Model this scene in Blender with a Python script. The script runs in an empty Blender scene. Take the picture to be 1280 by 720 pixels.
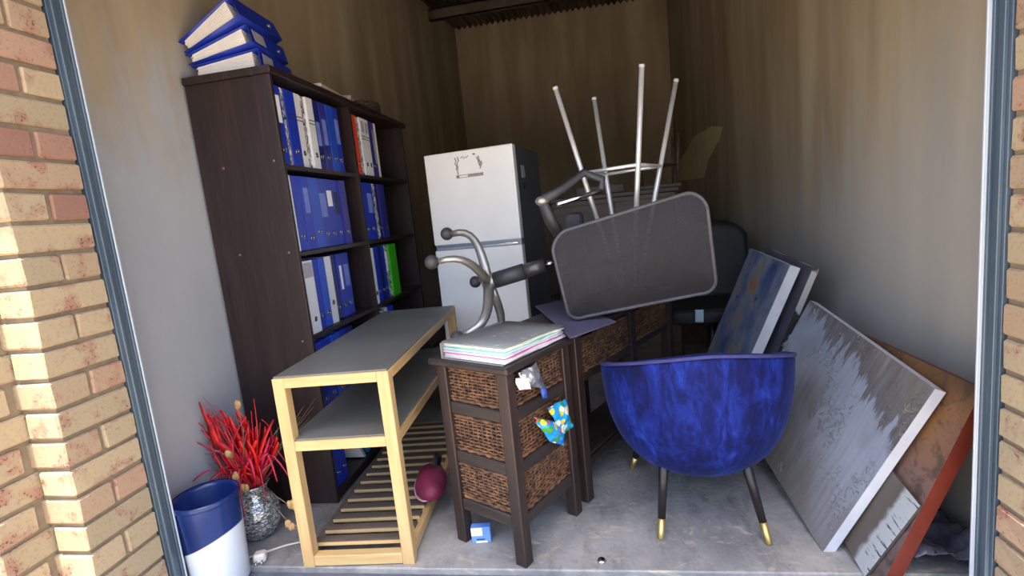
import bpy, bmesh, math, random
from mathutils import Vector, Matrix, noise
random.seed(7)
S = bpy.context.scene
COL = S.collection
PI = math.pi
def rad(a): return a*PI/180

# ------------------------------------------------------------------ camera
CAM_POS = Vector((0, 0, 1.2))
yaw, pit, rol = rad(-9.4), rad(8.32), rad(5.85)
fwd = Vector((math.sin(yaw)*math.cos(pit), math.cos(yaw)*math.cos(pit), -math.sin(pit)))
rgt = Vector((math.cos(yaw), -math.sin(yaw), 0))
dwn = fwd.cross(rgt)
r2 = rgt*math.cos(rol)+dwn*math.sin(rol)
d2 = -rgt*math.sin(rol)+dwn*math.cos(rol)
cam = bpy.data.objects.new('camera', bpy.data.cameras.new('camera'))
COL.objects.link(cam)
cam.data.sensor_width = 36; cam.data.lens = 18.0
cam.data.clip_start = 0.02
cm = Matrix((r2, -d2, -fwd)).transposed().to_4x4(); cm.translation = CAM_POS
cam.matrix_world = cm
S.camera = cam

# ------------------------------------------------------------------ sky, sun, exposure
SUN_EL, SUN_STRENGTH, SKY_STRENGTH, EXPOSURE = 77.5, 6.0, 0.24, 1.75
w = bpy.data.worlds.new('sky'); S.world = w; w.use_nodes = True
nt = w.node_tree; nt.nodes.clear()
sky = nt.nodes.new('ShaderNodeTexSky'); sky.sky_type = 'NISHITA'; sky.sun_disc = False
sky.sun_elevation = rad(SUN_EL); sky.sun_rotation = rad(180); sky.air_density = 1.0; sky.dust_density = 3.0; sky.ozone_density = 0.4
bg = nt.nodes.new('ShaderNodeBackground'); bg.inputs[1].default_value = SKY_STRENGTH
wo = nt.nodes.new('ShaderNodeOutputWorld')
nt.links.new(sky.outputs[0], bg.inputs[0]); nt.links.new(bg.outputs[0], wo.inputs[0])
sl = bpy.data.lights.new('sun', 'SUN'); sl.energy = SUN_STRENGTH; sl.angle = rad(0.6); sl.color = (1, .93, .80)
so = bpy.data.objects.new('sun', sl); COL.objects.link(so)
sd = Vector((0.012, math.cos(rad(SUN_EL)), -math.sin(rad(SUN_EL))))      # travel direction: from high in front of the door
so.rotation_euler = sd.to_track_quat('-Z', 'Y').to_euler()
so.location = (0, -3, 8)
S.view_settings.view_transform = 'Standard'; S.view_settings.look = 'None'
S.view_settings.exposure = EXPOSURE; S.view_settings.gamma = 1.0
S.view_settings.use_curve_mapping = False

# ------------------------------------------------------------------ materials
MATS = {}
def lin(c):
    """sRGB 0..255 triple -> linear"""
    o = []
    for v in c[:3]:
        v /= 255.0
        o.append(v/12.92 if v <= .04045 else ((v+.055)/1.055)**2.4)
    return (o[0], o[1], o[2], 1)
class NT:
    def __init__(s, name):
        s.m = bpy.data.materials.new(name); s.m.use_nodes = True
        s.t = s.m.node_tree; s.b = s.t.nodes['Principled BSDF']; s.out = s.t.nodes['Material Output']
    def n(s, typ, **kw):
        x = s.t.nodes.new('ShaderNode'+typ)
        for k, v in kw.items():
            if k.startswith('i_'):
                key = k[2:]
                x.inputs[int(key) if key.isdigit() else key.replace('_', ' ')].default_value = v
            else: setattr(x, k, v)
        return x
    def l(s, a, b): s.t.links.new(a, b)
    def coord(s, stretch=(1, 1, 1), space='Object', rot=(0, 0, 0), loc=(0, 0, 0)):
        tc = s.n('TexCoord'); mp = s.n('Mapping')
        mp.inputs['Scale'].default_value = stretch; mp.inputs['Rotation'].default_value = rot; mp.inputs['Location'].default_value = loc
        s.l(tc.outputs[space], mp.inputs[0]); return mp.outputs[0]
    def noise(s, scale, stretch=(1, 1, 1), detail=4, rough=.55, space='Object', vec=None, dist=0):
        x = s.n('TexNoise'); x.inputs['Scale'].default_value = scale; x.inputs['Detail'].default_value = detail
        x.inputs['Roughness'].default_value = rough; x.inputs['Distortion'].default_value = dist
        s.l(vec if vec is not None else s.coord(stretch, space), x.inputs['Vector']); return x.outputs['Fac']
    def ramp(s, fac, stops, interp='LINEAR'):
        r = s.n('ValToRGB'); e = r.color_ramp; e.interpolation = interp
        while len(e.elements) < len(stops): e.elements.new(.5)
        for el, (p, c) in zip(e.elements, stops):
            el.position = p; el.color = c if len(c) == 4 else (*c, 1)
        s.l(fac, r.inputs[0]); return r.outputs[0]
    def mix(s, fac, a, b, mode='MIX'):
        x = s.n('Mix'); x.data_type = 'RGBA'; x.blend_type = mode
        for sock, v in ((x.inputs[0], fac), (x.inputs[6], a), (x.inputs[7], b)):
            if hasattr(v, 'is_linked'): s.l(v, sock)
            else: sock.default_value = v
        return x.outputs[2]
    def math(s, op, a, b=0.0, c=None):
        x = s.n('Math'); x.operation = op
        for i, v in enumerate((a, b) if c is None else (a, b, c)):
            if hasattr(v, 'is_linked'): s.l(v, x.inputs[i])
            else: x.inputs[i].default_value = v
        return x.outputs[0]
    def bump(s, h, strength=.3, dist=.01):
        b = s.n('Bump'); b.inputs['Strength'].default_value = strength; b.inputs['Distance'].default_value = dist
        s.l(h, b.inputs['Height']); s.l(b.outputs[0], s.b.inputs['Normal'])
    def color(s, c): s.l(c, s.b.inputs['Base Color'])
    def set(s, rough=.6, metal=0, **kw):
        s.b.inputs['Roughness'].default_value = rough; s.b.inputs['Metallic'].default_value = metal
        for k, v in kw.items(): s.b.inputs[k.replace('_', ' ')].default_value = v
        return s
def mat(name, c, rough=.6, metal=0, c2=None, scale=8, stretch=(1, 1, 1), lo=.35, hi=.7, bump=0, bscale=None, bdist=.004, detail=5, **kw):
    """plain procedural material: colour varied by noise, optional fine relief"""
    if name in MATS: return MATS[name]
    t = NT(name); t.set(rough, metal, **kw)
    c = lin(c); c2 = lin(c2) if c2 else tuple(min(1, x*.82) for x in c[:3])+(1,)
    f = t.noise(scale, stretch, detail)
    t.color(t.ramp(f, [(lo, c), (hi, c2)]))
    if bump: t.bump(t.noise(bscale or scale*3, stretch, 4), bump, bdist)
    MATS[name] = t.m
    return t.m

# ------------------------------------------------------------------ mesh builder
class MB:
    def __init__(s): s.v = []; s.f = []; s.smooth = []; s.mi = []
    def add(s, vs, fs, M=None, smooth=False, mi=0):
        o = len(s.v)
        for p in vs:
            p = Vector(p); s.v.append(M @ p if M is not None else p)
        for f in fs: s.f.append([i+o for i in f]); s.smooth.append(smooth); s.mi.append(mi)
        return s
    def box(s, lo, hi, M=None, bev=0, mi=0, seg=1):
        lo = Vector(lo); hi = Vector(hi)
        bm = bmesh.new(); bmesh.ops.create_cube(bm, size=1)
        for v in bm.verts: v.co = Vector((lo[i]+(v.co[i]+.5)*(hi[i]-lo[i]) for i in range(3)))
        if bev > 0: bmesh.ops.bevel(bm, geom=bm.edges[:], offset=bev, segments=seg, affect='EDGES', profile=.6)
        bm.verts.index_update()
        s.add([v.co.copy() for v in bm.verts], [[v.index for v in f.verts] for f in bm.faces], M, False, mi); bm.free(); return s
    def tube(s, pts, r, n=8, M=None, cap=True, smooth=True, flat=1.0, mi=0):
        pts = [Vector(p) for p in pts]; N = len(pts)
        rs = r if isinstance(r, (list, tuple)) else [r]*N
        vs = []; fs = []
        t0 = (pts[1]-pts[0]).normalized()
        a = t0.orthogonal().normalized()
        prev = t0
        for i, p in enumerate(pts):
            t = (pts[min(i+1, N-1)]-pts[max(i-1, 0)]).normalized()
            a = (prev.rotation_difference(t) @ a); a = (a-t*a.dot(t)).normalized(); prev = t
            b = t.cross(a)
            for k in range(n):
                an = 2*PI*k/n
                vs.append(p+(a*math.cos(an)*flat+b*math.sin(an))*rs[i])
        for i in range(N-1):
            for k in range(n): fs.append([i*n+k, i*n+(k+1) % n, (i+1)*n+(k+1) % n, (i+1)*n+k])
        if cap: fs += [list(range(n))[::-1], [(N-1)*n+k for k in range(n)]]
        return s.add(vs, fs, M, smooth, mi)
    def cyl(s, a, b, r, r2=None, n=16, M=None, smooth=True, mi=0): return s.tube([a, b], [r, r if r2 is None else r2], n, M, True, smooth, 1, mi)
    def lathe(s, prof, n=32, M=None, smooth=True, cap=False, sx=1, sy=1, mi=0):
        vs = []; fs = []
        for (r, z) in prof:
            for k in range(n):
                an = 2*PI*k/n; vs.append((r*math.cos(an)*sx, r*math.sin(an)*sy, z))
        for i in range(len(prof)-1):
            for k in range(n): fs.append([i*n+k, i*n+(k+1) % n, (i+1)*n+(k+1) % n, (i+1)*n+k])
        if cap: fs += [list(range(n))[::-1], [(len(prof)-1)*n+k for k in range(n)]]
        return s.add(vs, fs, M, smooth, mi)
    def grid(s, fn, nu, nv, M=None, smooth=True, wrap=False, mi=0):
        vs = [fn(i/nu, j/nv) for j in range(nv+1) for i in range(nu+1)]
        fs = [[j*(nu+1)+i, j*(nu+1)+i+1, (j+1)*(nu+1)+i+1, (j+1)*(nu+1)+i] for j in range(nv) for i in range(nu)]
        return s.add(vs, fs, M, smooth, mi)
    def sheet(s, fn, nu, nv, th, M=None, smooth=True):
        """closed thin solid over a surface fn(u,v)->(point, normal)"""
        top = []; bot = []
        for j in range(nv+1):
            for i in range(nu+1):
                p, nrm = fn(i/nu, j/nv); p = Vector(p); nrm = Vector(nrm).normalized()
                top.append(p+nrm*th/2); bot.append(p-nrm*th/2)
        W = nu+1; T = len(top); fs = []
        for j in range(nv):
            for i in range(nu):
                q = [j*W+i, j*W+i+1, (j+1)*W+i+1, (j+1)*W+i]
                fs.append(q); fs.append([T+k for k in q[::-1]])
        ring = [i for i in range(W)]+[j*W+nu for j in range(1, nv+1)]+[nv*W+i for i in range(nu-1, -1, -1)]+[j*W for j in range(nv-1, 0, -1)]
        for a, b in zip(ring, ring[1:]+ring[:1]): fs.append([b, a, T+a, T+b])
        return s.add(top+bot, fs, M, smooth)
    def prism(s, poly, th, M=None, mi=0):
        n = len(poly); vs = [(x, y, 0) for x, y in poly]+[(x, y, th) for x, y in poly]
        fs = [list(range(n))[::-1], [n+k for k in range(n)]]+[[k, (k+1) % n, n+(k+1) % n, n+k] for k in range(n)]
        return s.add(vs, fs, M, False, mi)
    def ball(s, c, r, n=12, m=8, sc=(1, 1, 1), M=None):
        c = Vector(c); vs = []; fs = []
        for j in range(m+1):
            th = PI*j/m
            for k in range(n):
                an = 2*PI*k/n; vs.append(c+Vector((math.sin(th)*math.cos(an)*sc[0], math.sin(th)*math.sin(an)*sc[1], math.cos(th)*sc[2]))*r)
        for j in range(m):
            for k in range(n): fs.append([j*n+k, (j+1)*n+k, (j+1)*n+(k+1) % n, j*n+(k+1) % n])
        return s.add(vs, fs, M, True)
    def mesh(s, name, mats):
        me = bpy.data.meshes.new(name); me.from_pydata([tuple(v) for v in s.v], [], s.f)
        bm = bmesh.new(); bm.from_mesh(me); bmesh.ops.remove_doubles(bm, verts=bm.verts[:], dist=1e-6)
        bmesh.ops.recalc_face_normals(bm, faces=bm.faces[:]); bm.to_mesh(me); bm.free()
        for m in (mats if isinstance(mats, (list, tuple)) else [mats]): me.materials.append(m)
        if len(me.polygons) == len(s.smooth):
            me.polygons.foreach_set('use_smooth', s.smooth); me.polygons.foreach_set('material_index', s.mi)
        elif any(s.smooth): me.polygons.foreach_set('use_smooth', [True]*len(me.polygons))
        return me
    def build(s, name, m, parent=None, **kw): return link(name, s.mesh(name, m), parent, **kw)
def link(name, me, parent=None, loc=None, rot=None, M=None):
    o = bpy.data.objects.new(name, me); COL.objects.link(o); o.parent = parent
    if M is not None: o.matrix_local = M
    if loc is not None: o.location = loc
    if rot is not None: o.rotation_euler = rot
    return o
def tag(o, label=None, cat=None, group=None, kind=None):
    if label: o['label'] = label
    if cat: o['category'] = cat
    if group: o['group'] = group
    if kind: o['kind'] = kind
    return o
def thing(name, label, cat, loc=(0, 0, 0), rot=(0, 0, 0), group=None, M=None):
    o = bpy.data.objects.new(name, None); COL.objects.link(o); o.empty_display_size = .1
    if M is not None: o.matrix_world = M
    else: o.location = loc; o.rotation_euler = rot
    return tag(o, label, cat, group)
def struct(o, label=None): return tag(o, label, kind='structure')
def V(*a): return Vector(a)
def R2(z, loc=(0, 0, 0)): return Matrix.Translation(loc) @ Matrix.Rotation(z, 4, 'Z')

# ================================================================== THE GARAGE SHELL
XL, XR, YB = -1.6, 1.15, 7.15          # left wall, right wall, back wall
JL, JR = -1.47, .94                    # door reveals
YO, YI = 1.12, 1.342                   # outer and inner edge of the reveals
# --- plaster
def plaster(name, brown=.5, streak=.5, base=((150, 153, 157), (170, 172, 175)), run=.10, lift=-.18):
    t = NT(name); t.set(.85)
    g = t.ramp(t.noise(1.3, (1, 1, .45), 6, .6), [(.3, lin(base[0])), (.7, lin(base[1]))])
    geo = t.n('NewGeometry'); sp = t.n('SeparateXYZ'); t.l(geo.outputs['Position'], sp.inputs[0])
    # brown water and soot stain with warm bounced light painted in: upper wall and towards the back, ragged, with runs going down
    runs = t.noise(2.2, (1, 1, run), 6, .65); fine = t.noise(8, (1, 1, .10), 4, .55)
    h = t.math('MULTIPLY_ADD', sp.outputs['Z'], .50, t.math('MULTIPLY_ADD', sp.outputs['Y'],   .13, lift))
    h = t.math('ADD', h, t.math('MULTIPLY', t.math('SUBTRACT', runs, .5), 1.1)); h = t.math('ADD', h, t.math('MULTIPLY', t.math('SUBTRACT', fine, .5), .45))
    m = t.ramp(t.math('MULTIPLY', h, .5), [(.42, (0, 0, 0)), (.56, (brown, brown, brown))])
    st = t.ramp(t.noise(3.2, (1, 1, .16), 5, .55), [(.34, lin((146, 126, 96))), (.52, lin((168, 150, 120))), (.68, lin((186, 174, 148)))])
    g = t.mix(m, g, st)
    g = t.mix(t.math('MULTIPLY', t.ramp(fine, [(.45, (0, 0, 0)), (.75, (1, 1, 1))]), streak), g, lin((186, 180, 166)))
    t.color(g); t.bump(t.noise(60, (1, 1, 1), 6), .12, .004); return t.m
M_PL, M_PR = plaster('plaster_left', .85, .06, run=.6), plaster('plaster_right', .85, .28, ((156, 151, 142), (172, 168, 160)), lift=-.02)
M_PB = plaster('plaster_back', .9, .25)
H = 3.9
struct(MB().box((XL-.2, YI, -.1), (XL, YB+.2, H)).build('wall_left', M_PL), 'long plastered left garage wall behind the bookcase')
struct(MB().box((XR, YI, -.1), (XR+.2, YB+.2, H)).build('wall_right', M_PR), 'plastered right garage wall with vertical streaks')
wb = struct(MB().box((XL, YB, -.1), (XR, YB+.2, H)).build('wall_back', M_PB), 'brown stained plaster wall at the far end')
# floor slab
t = NT('concrete_floor'); t.set(.62)
c = t.ramp(t.noise(2.2, (1, 1, 1), 8, .65), [(.34, lin((104, 103, 106))), (.5, lin((136, 134, 132))), (.66, lin((164, 160, 153)))])
c = t.mix(t.ramp(t.noise(7, (1, .35, 1), 6, .7), [(.52, (0, 0, 0)), (.68, (.7, .7, .7))]), c, lin((88, 85, 87)))
c = t.mix(t.ramp(t.noise(18, (.5, 1, 1), 5, .7, dist=1.2), [(.56, (0, 0, 0)), (.68, (.7, .7, .7))]), c, lin((178, 168, 148)))
c = t.mix(t.ramp(t.noise(45, (1, 1, 1), 3), [(.68, (0, 0, 0)), (.74, (.7, .7, .7))]), c, lin((92, 84, 76)))
t.color(c)
t.bump(t.math('ADD', t.noise(9, (1, 1, 1), 8, .7, dist=.8), t.math('MULTIPLY', t.noise(70), .3)), .55, .010)
fl = struct(MB().box((XL, 1.555, -.15), (XR, YB, 0), bev=.004).build('floor', t.m), 'scuffed grey concrete garage floor')
struct(MB().box((JL-.25, .95, -.15), (JR+.25, 1.553, -.022)).build('floor_threshold', mat('threshold_concrete', (92, 98, 110), .7, c2=(74, 78, 88), scale=9, bump=.3)), 'bluish grey concrete door sill')
t = NT('outside_paving'); t.set(.8)
t.color(t.ramp(t.noise(3, (1, 1, 1), 6), [(.3, lin((184, 170, 150))), (.7, lin((160, 146, 126)))])); t.bump(t.noise(30), .3)
struct(MB().box((-14, -16, -.3), (14, .949, -.03)).build('ground_outside', t.m), 'sunlit paved yard in front of the garage')
# corrugated roof sheet, rising towards the back, and the steel purlins
t_roof = mat('roof_sheet', (104, 100, 94), .5, .3, c2=(70, 64, 56), scale=4, bump=.1)
def roof(u, v):
    x = XL-.15+u*(XR-XL+.3); y = 1.34+v*(YB+.15-1.34)
    z = 3.02+(y-1.34)*.118+.018*math.sin(x*2*PI/.076)
    return (x, y, z), (0, 0, 1)
struct(MB().sheet(roof, 380, 2, .004).build('ceiling', t_roof), 'corrugated metal roof sheeting seen from below')
for k, y in enumerate((2.6, 4.25, 5.9)):
    z = 3.0+(y-1.34)*.118-.022
    b = MB().box((XL, y, z-.12), (XR, y+.012, z)).box((XL, y, z-.012), (XR, y+.06, z)).box((XL, y, z-.12), (XR, y+.06, z-.108))
    struct(b.build('trim_%d' % (k+1), mat('purlin_steel', (120, 114, 104), .5, .5, c2=(92, 84, 72), scale=6)), 'steel roof purlin spanning the garage')
# reflected sunlight high on the right wall, painted as a thin pale patch
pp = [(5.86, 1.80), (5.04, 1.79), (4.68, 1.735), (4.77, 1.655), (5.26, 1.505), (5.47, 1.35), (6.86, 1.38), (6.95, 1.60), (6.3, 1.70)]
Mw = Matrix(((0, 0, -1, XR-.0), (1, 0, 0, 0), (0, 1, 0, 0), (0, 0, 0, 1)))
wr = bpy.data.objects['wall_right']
MB().prism([(y, z) for y, z in pp], .003, Mw).build('reflected_sun_patch', mat('sun_patch_cream', (226, 214, 170), .8, c2=(206, 196, 150), scale=7, bump=.1), wr)['label'] = 'pale irregular patch of painted reflected sunlight'

# --- brickwork around the door
t = NT('face_brick'); t.set(.85)
oi = t.n('ObjectInfo')
base = t.ramp(oi.outputs['Random'], [(0, lin((172, 153, 122))), (.3, lin((164, 147, 118))), (.55, lin((155, 140, 113))), (.80, lin((164, 139, 112))), (.91, lin((168, 134, 112))), (.97, lin((140, 104, 90))), (1, lin((112, 80, 76)))])
tc = t.n('TexCoord'); ad = t.n('VectorMath'); ad.operation = 'ADD'
sc = t.n('VectorMath'); sc.operation = 'SCALE'; cb = t.n('CombineXYZ')
for i in range(3): t.l(oi.outputs['Random'], cb.inputs[i])
t.l(cb.outputs[0], sc.inputs[0]); sc.inputs['Scale'].default_value = 37
t.l(tc.outputs['Object'], ad.inputs[0]); t.l(sc.outputs[0], ad.inputs[1])
vec = ad.outputs[0]
bl = t.ramp(t.noise(13, vec=vec, detail=3), [(.54, (0, 0, 0)), (.66, (.75, .75, .75))])
c = t.mix(bl, base, lin((150, 104, 88)))
sp_ = t.ramp(t.noise(120, vec=vec, detail=2), [(.57, (0, 0, 0)), (.63, (.9, .9, .9))])
spk = t.math('MULTIPLY', sp_, t.math('ADD', bl, .2))
c = t.mix(spk, c, lin((84, 58, 58)))
t.color(c); t.bump(t.math('ADD', t.noise(120, vec=vec), t.math('MULTIPLY', sp_, -.5)), .35, .003)
M_BRICK = t.m
M_MORTAR = mat('mortar', (136, 121, 100), .9, c2=(118, 104, 86), scale=30, bump=.4)
BH, CH = .073, .085
BMESH = {}
def brick_mesh(l, wd, var):
    k = (round(l, 3), round(wd, 3), var)
    if k not in BMESH:
        rr = random.Random(hash(k) & 0xffff); m = MB().box((0, 0, 0), (l, wd, BH), bev=.005)
        for v in m.v: v += V(*(rr.uniform(-.0012, .0012) for _ in range(3)))
        BMESH[k] = m.mesh('brick', M_BRICK)
    return BMESH[k]
def bricks(parent, x0, x1, y0, y1, n, lens, z0=-.051):
    """one rectangle of brickwork, lens(course) lists (x0,x1,y0,y1) of each brick"""
    for k in range(n):
        for (a, b_, c_, d_) in lens(k):
            link('brick', brick_mesh(b_-a, d_-c_, random.randrange(3)), parent, (a+random.uniform(-.0015, .0015), c_+random.uniform(-.0015, .0015), z0+k*CH), (0, 0, random.uniform(-.006, .006)))
NB = 29
def pier(side, name, label):
    s = 1 if side == 'L' else -1
    J = JL if side == 'L' else JR
    def fx(a, b): return (J-s*b, J-s*a) if s > 0 else (J+a, J+b)      # distance into the wall -> x range
    i = .010
    m = MB()
    for (a, b, y0, y1) in ((i, .7, YO+i, YI-.002), (.112+i, .7, YO-.128+i, YO+.05), (.7, 3.2, YO-.128+i, YI)):
        q = fx(a, b); m.box((q[0], y0, -.05), (q[1], y1, 2.36))
    w_ = struct(m.build(name, M_MORTAR), label)
    def inner(k):
        if k % 2 == 1:      # a stretcher fills the reveal
            return [(*fx(0, .106), YO, YO+.222)]
        return [(*fx(0, .222), YO, YO+.106), (*fx(0, .222), YO+.116, YO+.222)]
    def outer(k):
        if k % 2 == 0: return [(*fx(.112, .334), YO-.128, YO-.022), (*fx(.344, .566), YO-.128, YO-.022)]
        return [(*fx(.112, .218), YO-.128, YO-.022+.10), (*fx(.228, .45), YO-.128, YO-.022), (*fx(.46, .682), YO-.128, YO-.022)]
    bricks(w_, 0, 0, 0, 0, NB, inner); bricks(w_, 0, 0, 0, 0, NB, outer)
    return w_
pier('L', 'wall_front_left', 'tan face brick pier at the left of the door opening')
pier('R', 'wall_front_right', 'tan face brick pier at the right of the door opening')
struct(MB().box((JL-3.2, YO-.128, 2.36), (JR+3.2, YI, 4.1)).box((JL-3.2, YO-.30, 2.62), (JR+3.2, YO-.10, 2.78)).build('wall_front_top', mat('lintel_brick', (200, 172, 128), .9, c2=(176, 140, 104), scale=12, bump=.3)), 'brick wall above the door opening with an added sun-blocking ledge')  # second box: unseen ledge added to keep direct sun off the floor
struct(MB().box((XL-.2, YI-.001, -.05), (JL-.035, YI+.05, 3.2)).box((JR+.035, YI-.001, -.05), (XR+.2, YI+.05, 3.2)).box((XL, YI, 2.36), (XR, YI+.05, 3.2)).build('wall_front_inside', M_PL), 'plastered inner face of the door wall')
# galvanised roller door guides
M_GALV = mat('galvanised_steel', (96, 110, 122), .45, .4, c2=(72, 88, 102), scale=14, stretch=(1, 1, .12), bump=.05)
def guide(x, s, name, label, lit_edge=.003):
    m = MB(); q = s*.009
    def bx(a, b, y0, y1, bev=.001): m.box((min(x+a, x+b), y0, -.02), (max(x+a, x+b), y1, 2.4), bev=bev)
    bx(0, q, YI+.012, YI+.022, .0015)          # outer flange on the brick
    bx(0, q*.25, YI+.022, YI+.042)             # recessed web of the channel
    bx(0, q, YI+.042, YI+.050, .0015)          # inner flange
    bx(-s*.03, 0, YI+.003, YI+.050)
    g_ = struct(m.build(name, M_GALV), label)
    b_ = MB().box((min(x+q, x+q+s*lit_edge), YI+.049, -.02), (max(x+q, x+q+s*lit_edge), YI+.055, 2.4), bev=.001); b_.build('lit_edge_strip', mat('sky_lit_zinc', (196, 204, 212), .5, .2, c2=(170, 180, 192), scale=12, stretch=(1, 1, .1)), g_)  # sky light catching the guide edge, painted as a paler strip
    return g_
guide(JL, 1, 'trim_door_guide_left', 'galvanised steel door guide on the left brick pier')
guide(JR, -1, 'trim_door_guide_right', 'galvanised steel door guide on the right brick pier', .009)

# ================================================================== BOOKCASE
t = NT('wenge'); t.set(.42)
g1 = t.noise(6, (6, 6, .35), 8, .65); g2 = t.noise(30, (4, 4, .15), 4, .6)
t.color(t.ramp(t.math('ADD', t.math('MULTIPLY', g1, .6), t.math('MULTIPLY', g2, .4)), [(.36, lin((26, 18, 18))), (.5, lin((38, 27, 27))), (.66, lin((54, 39, 37)))]))
t.bump(g2, .12, .002); M_WENGE = t.m
BX0, BX1, BY0, BY1, BZ = -1.585, -1.206, 1.965, 3.43, 1.87
bk = thing('bookcase', 'tall dark wood bookcase full of binders against the left wall', 'bookcase', ((BX0+BX1)/2, (BY0+BY1)/2, 0))
BO = V((BX0+BX1)/2, (BY0+BY1)/2, 0)
def bpart(name, lo, hi, bev=.0015): return MB().box(V(*lo)-BO, V(*hi)-BO, bev=bev).build(name, M_WENGE, bk)
bpart('side_panel', (BX0, BY0, 0), (BX1, BY0+.02, BZ-.03)); bpart('side_panel', (BX0, BY1-.02, 0), (BX1, BY1, BZ-.03))
bpart('divider', (BX0+.012, 2.645, .06), (BX1-.002, 2.672, BZ-.03))
bpart('top', (BX0, BY0-.012, BZ-.03), (BX1+.012, BY1+.05, BZ), .003)
bpart('back_panel', (BX0, BY0+.02, 0), (BX0+.01, BY1-.02, BZ-.03))
bpart('plinth', (BX0+.01, BY0+.02, 0), (BX1-.01, BY1-.02, .03))
SH = [.05, .405, .766, 1.128, 1.489]
for z in SH:
    bpart('shelf', (BX0+.01, BY0+.02, z-.02), (BX1-.004, 2.645, z)); bpart('shelf', (BX0+.01, 2.672, z-.02), (BX1-.004, BY1-.02, z))
for (x, z) in ((-1.475, 1.50), (-1.245, 1.505), (-1.47, 1.14), (-1.245, 1.13), (-1.25, .75)):
    MB().cyl(V(x, BY0+.001, z)-BO, V(x, BY0-.0015, z)-BO, .005, n=10).build('cam_cap', mat('cap_brown', (120, 100, 92), .5), bk)

# ================================================================== BINDERS
def glossy(name, c, c2=None, rough=.38): return mat(name, c, rough, c2=c2, scale=5, lo=.4, hi=.75)
M_BL = [glossy('binder_blue', (26, 52, 168), (20, 40, 144)), glossy('binder_bright_blue', (32, 76, 184), (26, 64, 164)), glossy('binder_navy', (26, 34, 108), (20, 27, 90)), glossy('binder_violet', (46, 48, 138), (36, 38, 118))]
M_WHITEB = glossy('binder_white', (220, 220, 222), (196, 198, 204)); M_RED = glossy('binder_red', (222, 68, 40), (200, 54, 34)); M_GREEN = glossy('binder_green', (66, 186, 34), (52, 164, 28))
t = NT('binder_marbled'); t.set(.5)
t.color(t.ramp(t.noise(42, (1, 1, .6), 6, .7, dist=1.5), [(.44, lin((24, 24, 28))), (.5, lin((120, 122, 126))), (.56, lin((226, 226, 226)))])); M_MARB = t.m
M_PAPER = mat('paper', (228, 224, 220), .8, c2=(206, 200, 198), scale=90, stretch=(.05, 3, .05), bump=.3, bscale=140)
M_LBLUE = mat('label_pale_blue', (116, 134, 205), .5, c2=(98, 118, 190), scale=20); M_LWH = mat('label_white', (238, 238, 240), .6, c2=(226, 226, 230), scale=20)
M_LDK = mat('label_dark', (52, 58, 66), .6, c2=(40, 48, 58), scale=15); M_LGREY = mat('label_grey', (170, 166, 176), .6, c2=(150, 146, 158), scale=25)
M_BLACK = mat('black_plastic', (18, 18, 20), .4, c2=(30, 30, 33), scale=20)
M_CHROME = mat('chrome', (205, 205, 208), .18, 1.0, c2=(176, 176, 180), scale=9)
COLORS = {'b': (M_BL[0], 'blue'), 's': (M_BL[1], 'bright blue'), 'n': (M_BL[2], 'navy blue'), 'v': (M_BL[3], 'violet blue'), 'w': (M_WHITEB, 'white'), 'm': (M_MARB, 'black and white marbled'), 'r': (M_RED, 'red'), 'g': (M_GREEN, 'green')}
LABS = {'p': (M_LBLUE, 'pale blue'), 'W': (M_LWH, 'white'), 'd': (M_LDK, 'dark'), 'y': (M_LGREY, 'grey')}
HB, DB = .318, .285
def binder_parts(root, col, wd, lab=None, hole=True, hz=.062, lz=(.17, .25), h=HB, d=DB, stripes=False, labw=.55):
    m = COLORS[col][0]
    c = MB().box((-.003, 0, 0), (0, wd, h), bev=.0012)
    c.box((-d, 0, 0), (-.003, .0028, h)).box((-d, wd-.0028, 0), (-.003, wd, h))
    c.build('cover', m, root)
    if wd > .03: MB().box((-d+.012, .006, .008), (-.03, wd-.008, h-.012)).build('pages', M_PAPER, root)
    if lab:
        MB().box((0, wd*(.5-labw/2), lz[0]), (.0012, wd*(.5+labw/2), lz[1])).build('spine_label', LABS[lab][0], root)
    if stripes:
        for z in (.20, .215): MB().box((0, .004, z), (.001, wd-.004, z+.004)).build('spine_stripe', M_LDK, root)
    if hole and wd > .035:
        q = MB(); Mh = Matrix.Translation((0, wd/2, hz)) @ Matrix.Rotation(PI/2, 4, 'Y')
        q.lathe([(.0085, 0), (.012, 0), (.012, .0025), (.0085, .0025), (.0085, 0)], 16, Mh); q.build('finger_ring', M_CHROME, root)
        MB().cyl((0, wd/2, hz), (.0008, wd/2, hz), .0085, n=14).build('finger_hole', M_BLACK, root)
ORD = ['first', 'second', 'third', 'fourth', 'fifth', 'sixth', 'seventh', 'eighth', 'ninth', 'tenth', 'eleventh']
def row(z, y, specs, where, x=-1.222, gap=.001):
    """specs: (colour, width, label, lean deg, setback, kw)"""
    for k, sp in enumerate(specs):
        col, wd, lab = sp[:3]; lean = sp[3] if len(sp) > 3 else 0; back = sp[4] if len(sp) > 4 else 0; kw = sp[5] if len(sp) > 5 else {}
        h = kw.get('h', HB)
        if lean < 0: y += h*math.sin(rad(-lean))*0   # leaning towards the camera end
        nm = ('thin ' if wd < .045 else 'thick ' if wd > .085 else '')+COLORS[col][1]
        lb = '%s binder%s, %s from left %s' % (nm, (', %s label' % LABS[lab][1]) if lab else '', ORD[k], where)
        r = thing('lever_arch_binder', lb, 'binder', (x-back, y, z+.0012), (rad(lean), 0, 0), 'binders on the bookcase shelves')
        if lean > 0: r.location.y += h*math.sin(rad(lean)); 
        if lean < 0: r.location.z += wd*math.sin(rad(-lean))
        binder_parts(r, col, wd, lab, **kw)
        y += wd/math.cos(rad(lean))+gap+(h*math.sin(rad(lean)) if lean > 0 else 0)
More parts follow.
